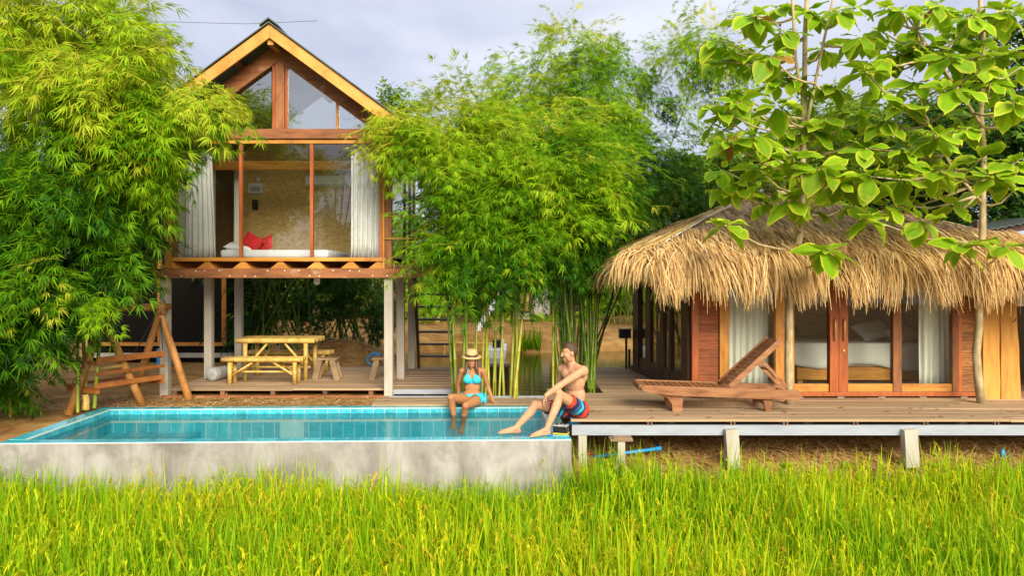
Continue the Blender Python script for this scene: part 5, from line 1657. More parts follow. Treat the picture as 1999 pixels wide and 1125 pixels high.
clump('slender yellow bamboo stand growing just behind the woman', at(985, 770, 12.0), CB,
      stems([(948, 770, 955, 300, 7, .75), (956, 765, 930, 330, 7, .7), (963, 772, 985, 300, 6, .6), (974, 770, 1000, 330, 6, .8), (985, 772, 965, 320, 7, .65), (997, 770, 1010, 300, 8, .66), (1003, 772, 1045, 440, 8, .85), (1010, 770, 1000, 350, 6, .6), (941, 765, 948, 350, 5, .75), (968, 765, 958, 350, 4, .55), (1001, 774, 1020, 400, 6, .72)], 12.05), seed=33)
sp = [(1080, 772, 1070, 400, 7, .7), (1089, 770, 1075, 380, 7, .62), (1097, 768, 1060, 400, 6, .5)]
for k in range(24):
    x = 1100 + 60 * rc_.random()
    sp.append((x, 768 + rc_.uniform(-10, 4), 1085 + (x - 1100) * 1.4 + rc_.uniform(-35, 20), 330 + rc_.uniform(-60, 80), rc_.uniform(5, 8.5), rc_.choice([.15, .22, .3, .38, .5, .1])))
clump('dense dark stemmed bamboo stand between the pond and the side deck', at(1130, 770, 12.2), CC, stems(sp, 12.3), seed=34)
# taller thin clump behind
CD = [lobe(1120, 85, 15.5, 75, 32, .6, 80, .62, .85, down=.3), lobe(1035, 175, 15.5, 65, 45, .6, 90, .56), lobe(1180, 150, 15.5, 65, 60, .6, 110, .56), lobe(1110, 230, 15.2, 120, 40, .6, 130, .54),
      lobe(1010, 125, 15.5, 25, 12, .3, 14, .58, .75), lobe(1250, 235, 15.5, 40, 40, .4, 60, .52, .85), lobe(1310, 150, 15.5, 14, 60, .3, 36, .54, .8), lobe(1250, 120, 15.5, 20, 20, .3, 16, .55, .8), lobe(1335, 235, 15.5, 8, 25, .2, 8, .52, .7),
      lobe(1395, 95, 15.3, 40, 34, .4, 90, .58, .85, down=.5), lobe(1325, 75, 15.3, 15, 12, .3, 12, .52, .75), lobe(1420, 145, 15.3, 14, 10, .2, 10, .5, .7), lobe(975, 225, 15.4, 40, 20, .4, 28, .55, .85)]
CE = [lobe(1245, 355, 14.0, 60, 36, .6, 120, .32), lobe(1190, 405, 14.0, 30, 16, .4, 40, .26), lobe(1310, 375, 14.3, 36, 16, .3, 34, .32), lobe(1240, 310, 14.2, 60, 35, .5, 70, .36), lobe(1180, 330, 13.8, 40, 45, .4, 60, .36)]
clump('tall wispy bamboo arching high above the other clumps', at(1120, 700, 15.8), CD,
      stems([(1105, 705, 1095, 120, 5, .4), (1125, 705, 1160, 130, 5, .4), (1140, 705, 1200, 170, 5, .35), (1150, 705, 1370, 120, 4.5, .35), (1090, 700, 1035, 180, 4.5, .4)], 15.6), seed=35, dens=1.6)
clump('dark green bamboo bush leaning over the left end of the thatch', at(1180, 690, 14.3), CE,
      stems([(1150, 720, 1200, 360, 6, .25), (1160, 720, 1240, 380, 6, .2), (1148, 720, 1290, 400, 5, .25)], 14.3), 'bamboo_leaf_deep', seed=36)

# dark thicket behind the stilt house
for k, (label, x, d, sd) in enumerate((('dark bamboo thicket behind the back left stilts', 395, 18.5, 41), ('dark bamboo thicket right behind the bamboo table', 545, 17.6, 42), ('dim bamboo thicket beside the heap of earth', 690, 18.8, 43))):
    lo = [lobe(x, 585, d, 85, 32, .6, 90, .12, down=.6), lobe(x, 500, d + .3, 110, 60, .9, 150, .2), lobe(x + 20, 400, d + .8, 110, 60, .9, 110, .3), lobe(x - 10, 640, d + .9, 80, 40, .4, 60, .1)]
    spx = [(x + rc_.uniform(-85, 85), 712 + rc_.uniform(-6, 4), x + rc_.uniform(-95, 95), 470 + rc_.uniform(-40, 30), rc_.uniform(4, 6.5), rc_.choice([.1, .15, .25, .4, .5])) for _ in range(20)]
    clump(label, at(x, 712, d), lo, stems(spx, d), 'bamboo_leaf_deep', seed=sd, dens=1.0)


def tree(label, loc, base, top, r, lobes, mat='tree_leaf', seed=1, temps=None, cat='tree', name='broadleaf_tree'):
    rng = np.random.default_rng(seed)
    t = thing(name, label, cat, loc)
    base, top = Vector(base), Vector(top)
    pts = [base.lerp(top, k / 6) + Vector((rng.normal(0, r * .35), 0, 0)) * (k > 0) for k in range(7)]
    mb = MB().tube(pts, [r * (1 - .8 * k / 6) for k in range(7)], 8)
    mb.build('trunk', M['bark_dark'], t, smooth=True)
    for L_ in lobes:
        c = Vector(L_['c']); s = base.lerp(top, .45 + .4 * rng.random())
        MB().tube([s, s.lerp(c, .55) + Vector((0, 0, .15)), c], [r * .4, r * .25, r * .08], 6).build('branch', M['bark_dark'], t, smooth=True)
    foliage('crown', t, lobes, temps or SP_T, M[mat], rng)
    return t


tree('feathery tree above the left slope of the thatch', at(1450, 620, 24), at(1450, 640, 24), at(1440, 300, 24), .13,
     [lobe(1390, 330, 24, 50, 32, 1.2, 180, .62, 1.5), lobe(1460, 295, 24, 55, 30, 1.2, 170, .62, 1.5), lobe(1420, 390, 23.5, 75, 30, 1.2, 170, .48, 1.5), lobe(1500, 350, 24, 45, 40, 1.2, 150, .5, 1.5), lobe(1335, 370, 24.5, 35, 25, 1, 80, .45, 1.5)], seed=51)
tree('broad green tree behind the ridge of the thatched hut', at(1680, 600, 20), at(1680, 640, 20), at(1670, 260, 20), .16,
     [lobe(1640, 250, 20, 60, 40, 1, 220, .70, 1.5), lobe(1720, 290, 20, 80, 60, 1.2, 280, .58, 1.5), lobe(1620, 345, 19.5, 60, 40, 1, 180, .56, 1.5), lobe(1780, 370, 19.5, 90, 40, 1, 210, .52, 1.5), lobe(1585, 290, 20, 35, 35, .8, 60, .75, 1.4), lobe(1790, 250, 20.5, 60, 35, .9, 160, .5, 1.5)], seed=52)
tree('tall dark tree filling the corner behind the shed', at(1960, 560, 17), at(1960, 620, 17), at(1950, 120, 17), .2,
     [lobe(1960, 120, 17, 50, 60, 1.2, 130, .22, 1.4), lobe(1930, 250, 17, 75, 70, 1.2, 200, .2, 1.4), lobe(1990, 330, 17, 60, 70, 1.2, 140, .2, 1.4), lobe(1850, 340, 17.5, 60, 70, 1, 150, .25, 1.4), lobe(2060, 200, 17.5, 80, 120, 1, 120, .2, 1.4), lobe(1900, 420, 17.5, 70, 30, .8, 90, .3, 1.4)], seed=53)
tree('distant tree peeping over the right eave of the stilt house', at(770, 560, 26), at(770, 640, 26), at(765, 190, 26), .13,
     [lobe(758, 185, 26, 12, 12, .5, 14, .5, 1.2), lobe(785, 210, 26, 28, 12, .8, 36, .5, 1.3), lobe(750, 230, 26, 30, 20, .8, 40, .4, 1.4)], seed=54)
# far side of the pond; leaf tints carry sunlit and shaded tones
for k, (label, x, d, w, tn) in enumerate((('sunlit bamboo clump across the pond seen through the ladder', 850, 30, 60, .62), ('yellow bamboo clump across the pond left of the grey hut', 955, 31, 55, .70),
                                          ('yellow bamboo clump across the pond beside the side deck', 1215, 30, 50, .66), ('shaded bamboo clump across the pond behind the big stems', 1120, 33, 60, .3))):
    lo = [lobe(x, 545, d, w, 24, 1, 90, tn, 1.5), lobe(x + 10, 480, d + .5, w * 1.2, 50, 1.2, 120, tn - .2, 1.6), lobe(x - w * .6, 590, d, w * .3, 20, .5, 16, tn, 1.4)]
    spx = [(x + rc_.uniform(-w, w) * .6, 640, x + rc_.uniform(-w, w), 500 + rc_.uniform(-30, 40), rc_.uniform(2.6, 4), min(1, tn + rc_.uniform(-.15, .2))) for _ in range(13)]
    clump(label, at(x, 640, d), lo, stems(spx, d), seed=61 + k, dens=.9)
for k, (label, x, d, y) in enumerate((('far dark tree behind the grey hut', 1060, 38, 500), ('far dark tree left of the grey hut', 900, 40, 490), ('far dark tree at the right end of the pond', 1290, 37, 480), ('far dark tree behind the stilt house stairs', 780, 36, 510), ('far dark tree behind the thickets', 600, 34, 480), ('far dark tree on the left beyond the cabin', 380, 32, 480))):
    tree(label, at(x, 640, d), at(x, 645, d), at(x, y - 40, d), .2,
         [lobe(x, y, d, 90, 70, 2, 150, .25, 2.4), lobe(x - 55, y + 75, d - 1, 70, 50, 1.5, 100, .2, 2.2), lobe(x + 55, y + 80, d - 1, 70, 50, 1.5, 100, .25, 2.2), lobe(x, y + 125, d - .5, 110, 22, 1, 70, .3, 2)], seed=71 + k)
# trees behind the camera: what the panes of the house mirror
clump('tall bamboo clump standing in the field behind the viewer', (-6.6, -3, -1.2),
      [dict(c=np.array((-6.0, -3.2, 4.9)), r=np.array((1.5, .8, 1.5)), n=200, tint=.4, sc=1.2, down=.5, shell=.2, front=0),
       dict(c=np.array((-6.4, -3.4, 3.4)), r=np.array((.9, .6, 1.2)), n=90, tint=.35, sc=1.1, down=.7, shell=.2, front=0),
       dict(c=np.array((-8.6, -4, 7.0)), r=np.array((1.2, .8, 1.6)), n=110, tint=.35, sc=1.2, down=.5, shell=.2, front=0)],
      [([Vector((-6.6 - .1 * k, -3.2, -1.2)), Vector((-6.5 + .1 * k, -3.2, 2.5)), Vector((-6.4 + .3 * k, -3.2, 5.5))], .035, .02, .4) for k in range(5)], seed=81, dens=.8)

# grey hut, banana plant, boat, fountain on the far bank
t = thing('far_hut', 'small grey walled hut on the far bank with a dark roof', 'hut', at(1040, 640, 32))
p = at(1040, 640, 32)
MB().box(p.x - .8, p.x + .72, 32, 34, -.1, 1.75).build('wall', M['cement'], t)
f_ = MB().box(p.x - .55, p.x + .02, 31.96, 31.999, .45, 1.3).build('window', M['darkbrown'], t)
o = MB().box(p.x - .5, p.x - .03, 31.94, 31.958, .5, 1.25).build('pane', M['bamboo_pole'], None); o.parent = f_
MB().prism([(p.x - 1.6, 31.4, 1.7), (p.x + 2.6, 31.4, 1.75), (p.x + 1.5, 31.4, 2.7), (p.x - .3, 31.4, 2.7)], (0, 3, 0)).build('roof', M['bark_dark'], t)
MB().box(p.x + .73, p.x + 2.2, 32.2, 32.3, -.1, 1.72).build('side_wall', M['darkbrown'], t)
tree('thin pale tree trunk forking before the grey hut', at(1041, 642, 30.5), at(1041, 642, 30.5), at(1036, 520, 30.5), .14, [lobe(1036, 510, 30.5, 30, 16, .6, 30, .45, 1.5)], seed=91)
rng = np.random.default_rng(5)
t = thing('banana_plant', 'young banana plant with broad leaves beside the grey hut', 'plant', at(1062, 641, 30))
for k in range(8):
    a = k * .85; p = at(1062, 641, 30)
    d_ = Vector((math.cos(a) * .5, math.sin(a) * .3, .9)).normalized(); s_ = Vector((-math.sin(a), math.cos(a), 0))
    pts = [p + d_ * (.25 * i) + Vector((math.cos(a) * .05 * i * i, 0, -.02 * i * i)) for i in range(5)]
    w = [.02, .10, .16, .13, .01]
    V = np.array([q for pt, ww in zip(pts, w) for q in (tuple(pt - s_ * ww - Vector((0, 0, .0))), tuple(pt + s_ * ww))])
    npmesh('leaf', V, np.array([(2 * i, 2 * i + 1, 2 * i + 3, 2 * i + 2) for i in range(4)]), M['tree_leaf'], t, np.full(10, .8))
t = thing('small_boat', 'small white boat with dark seat moored on the pond', 'boat', at(970, 697, 23))
p = at(970, 697, 23)
MB().prism([(p.x - .3, 22.6, -.52), (p.x + .26, 22.6, -.52), (p.x + .30, 22.6, -.20), (p.x - .34, 22.6, -.23)], (0, 1.3, .05)).build('hull', M['white'], t, bevel=.03)
MB().box(p.x - .12, p.x + .14, 22.9, 23.2, -.2, .03).build('seat', M['black'], t, bevel=.03)
MB().beam((p.x + .16, 22.95, -.2), (p.x + .22, 22.95, .06), .05, .05).build('bar', M['white'], t)
t = thing('reflection_block', 'dark square block standing in for the boat reflection on the pond', 'reflection stand-in', at(985, 745, 16))
p = at(965, 690, 16.5)
MB().box(p.x - .12, p.x + .32, 16.4, 16.8, -.75, -.02).build('block', M['darkbrown'], t, bevel=.02)  # solid block added in place of the dark reflection on the water
MB().box(p.x - .16, p.x + .36, 16.36, 16.84, -.019, .015).build('cap', M['deck_dark'], t)
t = thing('bamboo_rail', 'thin bamboo rail on stakes along the far water edge', 'rail', at(890, 690, 23.5))
MB().tube([at(812, 671, 23.6), at(890, 670, 23.6), at(972, 672, 23.6)], .035, 6).build('rail', M['bamboo_pole'], t)
for x in (815, 868, 930, 970):
    MB().tube([at(x, 700, 23.6), at(x, 667, 23.6)], .03, 6).build('stake', M['bamboo_pole'], t)
rng = np.random.default_rng(77)
n = 900
u = rng.random(n) ** .9
jx = 918 + 95 * u ** 1.15 + rng.normal(0, 1.2 + 3.2 * u, n); jy = 682 - 150 * u ** .85 + rng.normal(0, 2 + 4 * u, n)
P = np.array([tuple(at(a, b, 26 + 2 * c)) for a, b, c in zip(jx, jy, u)])
sz = rng.uniform(.015, .05, n)
tet = np.array([(1, 0, -.5), (-.5, .8, -.5), (-.5, -.8, -.5), (0, 0, 1.2)])
V = (P[:, None] + tet[None] * sz[:, None, None]).reshape(-1, 3)
Fq = (np.arange(n) * 4)[:, None, None] + np.array([(0, 1, 2), (0, 1, 3), (1, 2, 3), (2, 0, 3)])[None]
tag(npmesh('water_jet', V, Fq.reshape(-1, 3), M['sheet'], kind='stuff'), 'white jet of water spraying over the pond', kind='stuff')
# tufts on the bank
t = thing('reed_tuft', 'tuft of green reeds at the far water edge', 'plant', at(1035, 690, 24.4))
V, Fc, T = strands(90, rng, at(1015, 694, 24.4), at(1055, 694, 24.4), at(1020, 680, 24.8), at(1050, 680, 24.8), 0, .6, .3, .8, .03, 0, 0)
V = V.reshape(90, -1, 3); base_ = V[:, :2].mean(1, keepdims=True); V = base_ + (V - base_) * [1, 1, -1.0] + np.array([0, 0, .02]); V[..., 2] = base_[..., 2] + np.abs(V[..., 2] - base_[..., 2]) * 3
npmesh('blades', V.reshape(-1, 3), Fc, M['rice'], t, T * .5, kind='stuff')

# power line
tag(MB().tube([at(-80, 34, 22), at(180, 44, 22), at(330, 42, 22), at(480, 46, 22), at(620, 40, 22)], .006, 5).build('power_line', M['black']), 'thin black power line crossing the sky behind the gable', 'cable')

# ------------------------------------------------------------------ broad leaved trees in front of the hut
def leaf_mesh(rng, mat, ln=.40, wd=.25):
    nu, nv = 4, 6
    bend, curl, twist, wob = rng.uniform(.15, .75), rng.uniform(-.2, .55), rng.normal(0, .3), rng.uniform(.01, .03)
    V, T = [], []
    prof = [.06, .62, .93, 1.0, .84, .5, .03]
    for i in range(nv + 1):
        t = i / nv
        ang = bend * t * 1.4
        cx__ = ln * (t - .12 * bend * t * t); cz = -ln * bend * .45 * t * t
        for j in range(nu + 1):
            s = j / nu * 2 - 1
            w = wd / 2 * prof[i]
            z = curl * w * s * s * .8 + wob * math.sin(3 * t * 3 + s * 2) * abs(s)
            V.append((cx__ + rng.normal(0, .004) * (abs(s) == 1), w * s, cz + z + twist * w * s * t))
            edge = abs(s) ** 4
            T.append(.28 + .52 * edge + (.22 if j == nu // 2 else 0) * .5 + .25 * (t > .97))
    Fq = [(i * (nu + 1) + j, i * (nu + 1) + j + 1, (i + 1) * (nu + 1) + j + 1, (i + 1) * (nu + 1) + j) for i in range(nv) for j in range(nu)]
    me = bpy.data.meshes.new('leaf'); me.from_pydata(V, [], Fq)
    a = me.attributes.new('tint', 'FLOAT', 'POINT'); a.data.foreach_set('value', np.clip(np.array(T) + rng.normal(0, .03), 0, 1).astype(np.float32))
    me.polygons.foreach_set('use_smooth', [True] * len(Fq)); me.materials.append(mat)
    return me


rl = np.random.default_rng(17)
LEAF = [leaf_mesh(rl, M['teak_leaf'], rl.uniform(.38, .44), rl.uniform(.24, .29)) for _ in range(12)]
LEAFN = [leaf_mesh(rl, M['teak_leaf'], rl.uniform(.36, .42), rl.uniform(.15, .2)) for _ in range(5)]
DEAD = [leaf_mesh(rl, M['dead_leaf'], .34, .16) for _ in range(3)]


def rosette(parent, c, n, size, rng, dead=0, droop=.45, rest=None):
    off = rng.uniform(0, 6.28)
    for k in range(n):
        a = off + k * 2.4 + rng.normal(0, .25)
        lift = rng.uniform(-.8, .6) - droop * .4
        if k < 2: lift += .5
        d = Vector((math.cos(a), math.sin(a) * .9, lift)).normalized()
        up = Vector((rng.normal(0, .25), rng.normal(-.35, .25), 1)); z = (up - d * up.dot(d)).normalized(); y = z.cross(d)
        R = Matrix((d, y, z)).transposed().to_4x4()
        s = size * (rng.uniform(.75, 1.2) if k > 1 else rng.uniform(.4, .6))
        pool_ = DEAD if k >= n - dead else (LEAF if rng.random() < .75 else LEAFN)
        me_ = pool_[rng.integers(len(pool_))]
        b0 = Vector(c) + d * .05 * size
        R.translation = b0
        R = R @ Matrix.Diagonal((s, s, s, 1))
        if rest['n'] >= 290:          # past the countable ones: one joined part
            rest['r'].append((me_, R)); continue
        rest['n'] += 1
        o = bpy.data.objects.new('leaf', me_)
        C.objects.link(o)
        o.matrix_basis = R
        adopt(o, parent)
        


def broad_tree(label, trunk, ros, seed):
    rng = np.random.default_rng(seed)
    t = thing('broadleaf_tree', label, 'tree', trunk[0][0])
    for k, (pts, r0, r1) in enumerate(((trunk[0], .062, .030),) + tuple(trunk[1:])):
        pts = [Vector(p) for p in pts]
        q = []
        for a, b in zip(pts, pts[1:]):
            q += [a, a.lerp(b, .5) + Vector((rng.normal(0, .012), rng.normal(0, .012), 0))]
        q.append(pts[-1])
        MB().tube(q, [r0 + (r1 - r0) * i / (len(q) - 1) for i in range(len(q))], 9).build('trunk' if k == 0 else 'branch', M['bark'], t, smooth=True)
    rest = dict(n=0, r=[])
    allp = [(a.lerp(b, k / 4)) for seg in trunk for a, b in zip([Vector(p) for p in seg[0]] if isinstance(seg, tuple) else [Vector(p) for p in seg], ([Vector(p) for p in seg[0]] if isinstance(seg, tuple) else [Vector(p) for p in seg])[1:]) for k in range(4)]
    for (px, py, d, n, s, dead) in ros:
        c = at(px, py, d)
        cand = [p for p in allp if p.z < c.z + .25] or allp
        st = min(cand, key=lambda p: (p - c).length + .3 * abs(p.z - (c.z - .4)))
        mid = st.lerp(c, .55) + Vector((0, 0, -.10))
        MB().tube([st, st.lerp(mid, .5) + Vector((0, 0, -.02)), mid, c], [.022, .017, .013, .009], 6).build('branch', M['bark'], t, smooth=True)
        rosette(t, c, n + 4, s * .92, rng, dead, rest=rest)
    if rest['r']:
        Vs, Fs, Ts, o_ = [], [], [], 0
        for me_, R in rest['r']:
            k = len(me_.vertices); v = np.empty(k * 3); me_.vertices.foreach_get('co', v)
            q = np.array([tuple(p.vertices) for p in me_.polygons]); tt = np.empty(k); me_.attributes['tint'].data.foreach_get('value', tt)
            Rn = np.array(R); Vs.append(v.reshape(-1, 3) @ Rn[:3, :3].T + Rn[:3, 3]); Fs.append(q + o_); Ts.append(tt + rng.normal(0, .07)); o_ += k
        npmesh('foliage', np.concatenate(Vs), np.concatenate(Fs), M['teak_leaf'], t, np.clip(np.concatenate(Ts), 0, 1), smooth=True, kind='stuff')
    return t


T1 = [[at(1541, 790, 10.92), at(1540, 690, 10.92), at(1541, 590, 10.92), at(1563, 455, 10.9), at(1568, 300, 10.9), at(1571, 165, 10.9), at(1577, -30, 10.9)],
      ([at(1571, 190, 10.9), at(1553, 110, 10.8), at(1545, -40, 10.7)], .028, .018),
      ([at(1568, 290, 10.9), at(1600, 120, 10.6), at(1630, -20, 10.5)], .025, .014)]
R1_ = [(1470, 30, 10.3, 6, 1.0, 1), (1530, 60, 10.6, 6, .95, 0), (1640, 20, 10.2, 6, 1.0, 0), (1505, 110, 10.1, 6, 1.05, 1), (1560, 150, 10.9, 5, .9, 0), (1625, 165, 10.8, 6, .9, 0),
       (1440, 200, 10.1, 7, .9, 0), (1520, 205, 9.9, 6, 1.05, 0), (1405, 225, 10.2, 6, .95, 0), (1420, 275, 10.0, 6, .9, 2), (1480, 265, 10.0, 6, .95, 0), (1585, 255, 10.8, 6, .9, 0),
       (1550, 310, 9.9, 7, 1.0, 1), (1480, 330, 10.3, 5, .8, 0), (1600, 330, 9.9, 7, 1.0, 0), (1545, 390, 10.2, 7, .95, 0), (1640, 355, 10.0, 6, 1.0, 0), (1415, 440, 9.7, 6, 1.05, 0),
       (1612, 490, 9.6, 7, 1.0, 0), (1680, 70, 10.4, 6, 1.0, 0), (1575, 20, 10.8, 5, .85, 0), (1455, 95, 11.2, 5, .9, 0), (1660, 215, 11.3, 5, 1.0, 0), (1640, 285, 11.3, 5, 1.0, 0), (1500, 395, 10.9, 4, .8, 0), (1610, 95, 11.2, 5, .9, 0), (1665, 400, 10.9, 4, .8, 0), (1590, 410, 10.6, 5, .85, 0), (1390, 205, 10.8, 3, .7, 0), (1530, 10, 11.2, 5, 1.0, 0)]
T2 = [[at(1916, 788, 10.98), at(1906, 690, 10.98), at(1912, 590, 10.98), at(1919, 440, 10.95), at(1921, 300, 10.9), at(1919, 150, 10.9), at(1911, -30, 10.9)],
      ([at(1920, 400, 10.95), at(1860, 330, 10.7), at(1800, 210, 10.5)], .026, .014),
      ([at(1920, 250, 10.9), at(1840, 130, 10.7), at(1770, 30, 10.5)], .026, .013)]
R2_ = [(1700, 120, 10.3, 7, 1.0, 0), (1760, 20, 10.2, 6, 1.0, 0), (1830, 10, 10.3, 6, 1.0, 1), (1900, 30, 10.4, 7, 1.0, 1), (1960, 20, 10.4, 6, 1.0, 0), (1800, 90, 10.7, 6, .9, 0),
       (1720, 175, 10.2, 6, .95, 0), (1690, 140, 9.8, 6, 1.05, 0), (1790, 160, 10.4, 6, .95, 0), (1855, 110, 10.0, 7, 1.05, 0), (1940, 110, 10.0, 7, 1.05, 0), (1870, 170, 9.8, 7, 1.1, 0),
       (1730, 235, 10.2, 6, .95, 0), (1770, 205, 10.0, 6, 1.0, 0), (1830, 265, 10.0, 7, .95, 0), (1690, 290, 10.1, 6, .9, 0), (1760, 290, 10.2, 6, .9, 0), (1890, 250, 10.4, 6, .9, 0),
       (1700, 345, 9.8, 7, 1.05, 0), (1760, 350, 9.9, 7, 1.0, 0), (1830, 335, 9.9, 6, 1.0, 0), (1915, 310, 10.0, 7, 1.0, 0), (1980, 320, 9.8, 7, 1.1, 0), (1940, 345, 9.6, 6, 1.1, 0),
       (1690, 425, 9.8, 5, 1.05, 0), (1800, 430, 9.7, 5, 1.0, 0), (1880, 480, 9.5, 8, .95, 0), (1960, 480, 9.7, 5, .9, 0), (1980, 200, 10.2, 6, 1.0, 0), (1740, 400, 10.3, 5, .9, 0), (1860, 400, 10.4, 5, .85, 0), (1720, 60, 11.3, 4, 1.0, 0), (1870, 60, 11.3, 4, 1.0, 0), (1995, 130, 11.0, 4, 1.0, 0), (1750, 120, 11.3, 4, 1.0, 0)]
rq = random.Random(12)
for k in range(46):
    R1_.append((rq.uniform(1400, 1690), rq.uniform(10, 400), rq.uniform(10.7, 11.5), 4, .9, 0))
    R2_.append((rq.uniform(1690, 2000), rq.uniform(10, 410), rq.uniform(10.7, 11.5), 4, .95, 0))
broad_tree('thin barked tree with big yellow edged leaves growing through deck behind lounger', T1, R1_, 101)
broad_tree('thin barked tree with big leaves growing before the sawn log slabs', T2, R2_, 102)


# ------------------------------------------------------------------ rice field
def rice_hill(rng):
    Vs, Fs, Ts = [], [], []

    def strip(P, w, side, t0, t1):
        b0 = len(Vs)
        for i, (p, ww) in enumerate(zip(P, w)):
            Vs.append(p - side * ww / 2); Vs.append(p + side * ww / 2)
            Ts.extend([t0 + (t1 - t0) * i / (len(P) - 1)] * 2)
        for i in range(len(P) - 1):
            Fs.append((b0 + 2 * i, b0 + 2 * i + 1, b0 + 2 * i + 3, b0 + 2 * i + 2))
    for k in range(20):
        a = rng.uniform(0, 6.28); r = rng.uniform(0, .045)
        b0 = np.array([math.cos(a) * r, math.sin(a) * r, 0])
        ln = rng.uniform(.5, .90); lean = rng.uniform(.05, .36); arch = rng.uniform(.0, .55) ** 1.3
        d = np.array([math.cos(a), math.sin(a), 0])
        P = []
        for i in range(4):
            t = i / 3
            out = lean * t * ln + arch * ln * t ** 3 * .55
            P.append(b0 + d * out + np.array([0, 0, ln * (t - .12 * lean * t - arch * .5 * t ** 3)]))
        f = rng.uniform(0, 3.14); side = np.array([math.cos(f), math.sin(f), 0])
        w = rng.uniform(.015, .027); t0 = rng.uniform(.03, .42) if rng.random() > .035 else .9
        strip(P, [w * .7, w, w * .85, w * .08], side, t0, t0 + .16)
    for k in range(3 + rng.integers(0, 3)):
        a = rng.uniform(0, 6.28); d = np.array([math.cos(a), math.sin(a), 0]); hh = rng.uniform(.50, .70)
        P = [np.array([0, 0, .1]), d * .04 + [0, 0, hh * .7], d * .08 + [0, 0, hh]]
        c = [d * (.08 + .17 * t) + np.array([0, 0, hh + .06 * math.sin(t * 2.2) - .13 * t * t]) for t in np.linspace(0, 1, 5)]
        tt = rng.uniform(.6, .9)
        strip(P, [.005, .005, .004], np.array([-d[1], d[0], 0]), .4, .5)
        strip(c, [.004, .004, .003, .003, .002], np.array([-d[1], d[0], 0]), tt, tt)
        for i in range(17):
            t = rng.uniform(.1, 1); j = t * 4; i0 = min(int(j), 3); p = c[i0] + (c[i0 + 1] - c[i0]) * (j - i0)
            g = (c[i0 + 1] - c[i0]) * 22 + np.array([rng.normal(0, .28), rng.normal(0, .28), -.25 + rng.normal(0, .15)]); g /= np.linalg.norm(g)
            s = np.cross(g, [0, 0, 1.0]); s /= np.linalg.norm(s) + 1e-9
            b0 = len(Vs); L_ = rng.uniform(.035, .065)
            Vs.extend([p, p + g * L_ * .5 - s * .0055, p + g * L_, p + g * L_ * .5 + s * .0055]); Ts.extend([tt, tt, tt + .05, tt])
            Fs.append((b0, b0 + 1, b0 + 2, b0 + 3))
    return np.array(Vs), np.array(Fs), np.array(Ts)


rr = np.random.default_rng(9)
HILLS = [rice_hill(rr) for _ in range(14)]
pts = []
sp_ = .14
for yy_ in np.arange(5.2, 9.4, sp_):
    for xx_ in np.arange(-8.0, 8.0, sp_):
        x = xx_ + rr.normal(0, .03); y = yy_ + rr.normal(0, .03)
        if abs(x) > y * .70 + 1.3: continue
        lim = 8.72 + (x + 5.95) * .033 if x < .72 else 9.16 + .12 * math.sin(x * 2.3) + .08 * math.sin(x * 5.1)
        if y > lim: continue
        pts.append((x, y))
pts = np.array(pts); n = len(pts)
Z = height(pts[:, 0], pts[:, 1])
hs = rr.uniform(1.02, 1.36, n) * np.where(pts[:, 0] > .75, 1.06, 1) * (1 + .06 * np.sin(pts[:, 0] * 1.7 + pts[:, 1] * 2.1))
hs *= np.where((pts[:, 0] > .6) & (Z > -1.2), np.clip(1 - (Z + 1.2) * 1.25, .3, .93), 1)
hs *= 1 + np.where(rr.random(n) < .12, rr.uniform(.0, .22, n), 0)
hs *= np.where((pts[:, 0] > -2.2) & (pts[:, 0] < .75) & (pts[:, 1] > 8.2), .88, 1)
yel = .01 + .12 * np.sin(pts[:, 0] * .9 + 1) * np.sin(pts[:, 1] * 1.3) + rr.normal(0, .09, n)
parts = []
idx = rr.integers(0, len(HILLS), n); ang = rr.uniform(0, 6.28, n)
for k, (v, f, t) in enumerate(HILLS):
    s = np.where(idx == k)[0]
    c, s_ = np.cos(ang[s]), np.sin(ang[s])
    VV = np.empty((len(s), len(v), 3))
    VV[..., 0] = (v[None, :, 0] * c[:, None] - v[None, :, 1] * s_[:, None]) + pts[s, 0][:, None]
    VV[..., 1] = (v[None, :, 0] * s_[:, None] + v[None, :, 1] * c[:, None]) + pts[s, 1][:, None]
    VV[..., 2] = v[None, :, 2] * hs[s][:, None] + Z[s][:, None]
    TT = np.clip(t[None] + yel[s][:, None], 0, 1)
    parts.append((VV.reshape(-1, 3), (f[None] + (np.arange(len(s)) * len(v))[:, None, None]).reshape(-1, 4), TT.ravel()))
V, Fc, T = join(parts)
V[:, 1] = np.where((V[:, 0] < .74) & (V[:, 1] > 8.84 + (V[:, 0] + 5.95) * .033), 8.84 + (V[:, 0] + 5.95) * .033, V[:, 1])
tag(npmesh('rice_field', V, Fc, M['rice'], None, T, kind='stuff'), 'bright green ripening rice crop in the foreground field', kind='stuff')

# straw litter on the bare earth
lx = np.concatenate([rr.uniform(.8, 7.6, 6000), rr.uniform(-6.8, -1.8, 2200), rr.normal(-3.9, .8, 1500)])
ly = np.concatenate([rr.uniform(9.05, 11.4, 6000), rr.uniform(11.0, 12.4, 2200), rr.normal(17.3, .6, 1500)])
u, v_ = pool_local(lx, ly)
ok = ~((u > -.1) & (u < PLN + .05) & (v_ > -.05) & (v_ < PDP + .04)); lx, ly = lx[ok], ly[ok]; n = len(lx)
lz = height(lx, ly) + .012
a = rr.uniform(0, 3.14, n); ln = rr.uniform(.05, .2, n); w = rr.uniform(.004, .009, n)
d = np.stack([np.cos(a), np.sin(a), rr.normal(0, .12, n)], 1); s = np.stack([-np.sin(a), np.cos(a), np.zeros(n)], 1)
P = np.stack([lx, ly, lz + rr.uniform(0, .02, n)], 1)
V = np.stack([P - d * ln[:, None] / 2 - s * w[:, None], P - d * ln[:, None] / 2 + s * w[:, None], P + d * ln[:, None] / 2 + s * w[:, None], P + d * ln[:, None] / 2 - s * w[:, None]], 1)
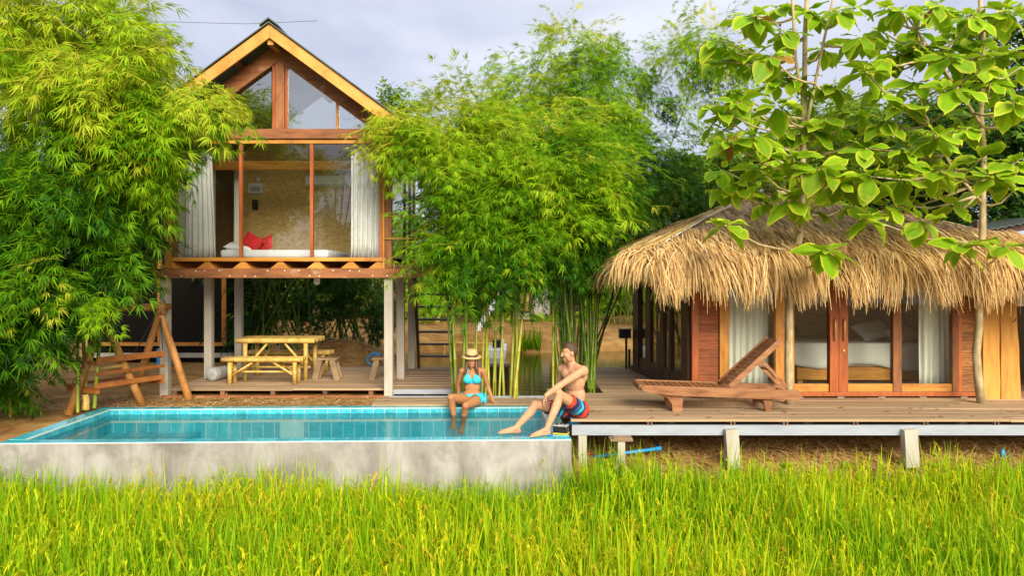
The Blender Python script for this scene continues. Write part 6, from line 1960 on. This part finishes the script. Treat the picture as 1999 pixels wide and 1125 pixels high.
tag(npmesh('straw_litter', V.reshape(-1, 3), np.arange(n * 4).reshape(-1, 4), M['straw'], None, np.repeat(rr.uniform(.2, .9, n), 4), kind='stuff'), 'dry straw scattered on the earth', kind='stuff')
# a few weeds at the edge of the earth
for k, (px, py, lab) in enumerate(((1540, 905, 'small leafy weed under the middle of the terrace'), (1660, 912, 'small weed between the two right terrace posts'), (1830, 885, 'low weed sprouting at the right end of the terrace'))):
    c = at(px, py, 9.7); c.z = float(height(np.array([c.x]), np.array([c.y]))[0])
    t = thing('weed', lab, 'weed', c)
    for j in range(7):
        a = j * 2.4; d_ = Vector((math.cos(a), math.sin(a), rr.uniform(.3, 1.0))).normalized()
        o = bpy.data.objects.new('leaf', LEAF[j]); C.objects.link(o)
        z = Vector((0, 0, 1)); z = (z - d_ * z.dot(d_)).normalized(); R = Matrix((d_, z.cross(d_), z)).transposed().to_4x4(); R.translation = c + Vector((0, 0, .03))
        o.matrix_basis = R @ Matrix.Diagonal((.28, .28, .28, 1)); adopt(o, t)

# fallen leaves on the terrace and boardwalk
n = 46
lx = np.concatenate([rr.uniform(1.0, 7.5, 34), rr.uniform(-2, .6, 12)]); ly = np.concatenate([rr.uniform(9.8, 11.3, 34), rr.uniform(11.45, 11.95, 12)])
lz = np.where(lx > .74, DZ, .035) + .006
a = rr.uniform(0, 6.28, n); ln = rr.uniform(.05, .14, n)
d = np.stack([np.cos(a), np.sin(a), rr.uniform(0, .15, n)], 1); s = np.stack([-np.sin(a), np.cos(a), rr.uniform(-.2, .2, n)], 1)
P = np.stack([lx, ly, lz], 1)
V = np.stack([P, P + d * ln[:, None] * .5 - s * ln[:, None] * .16 + [0, 0, .006], P + d * ln[:, None], P + d * ln[:, None] * .5 + s * ln[:, None] * .16 + [0, 0, .006]], 1)
tag(npmesh('fallen_leaves', V.reshape(-1, 3), np.arange(n * 4).reshape(-1, 4), M['dead_leaf'], None, np.repeat(rr.uniform(0, 1, n), 4), kind='stuff'), 'small dry leaves fallen on the planks', kind='stuff')
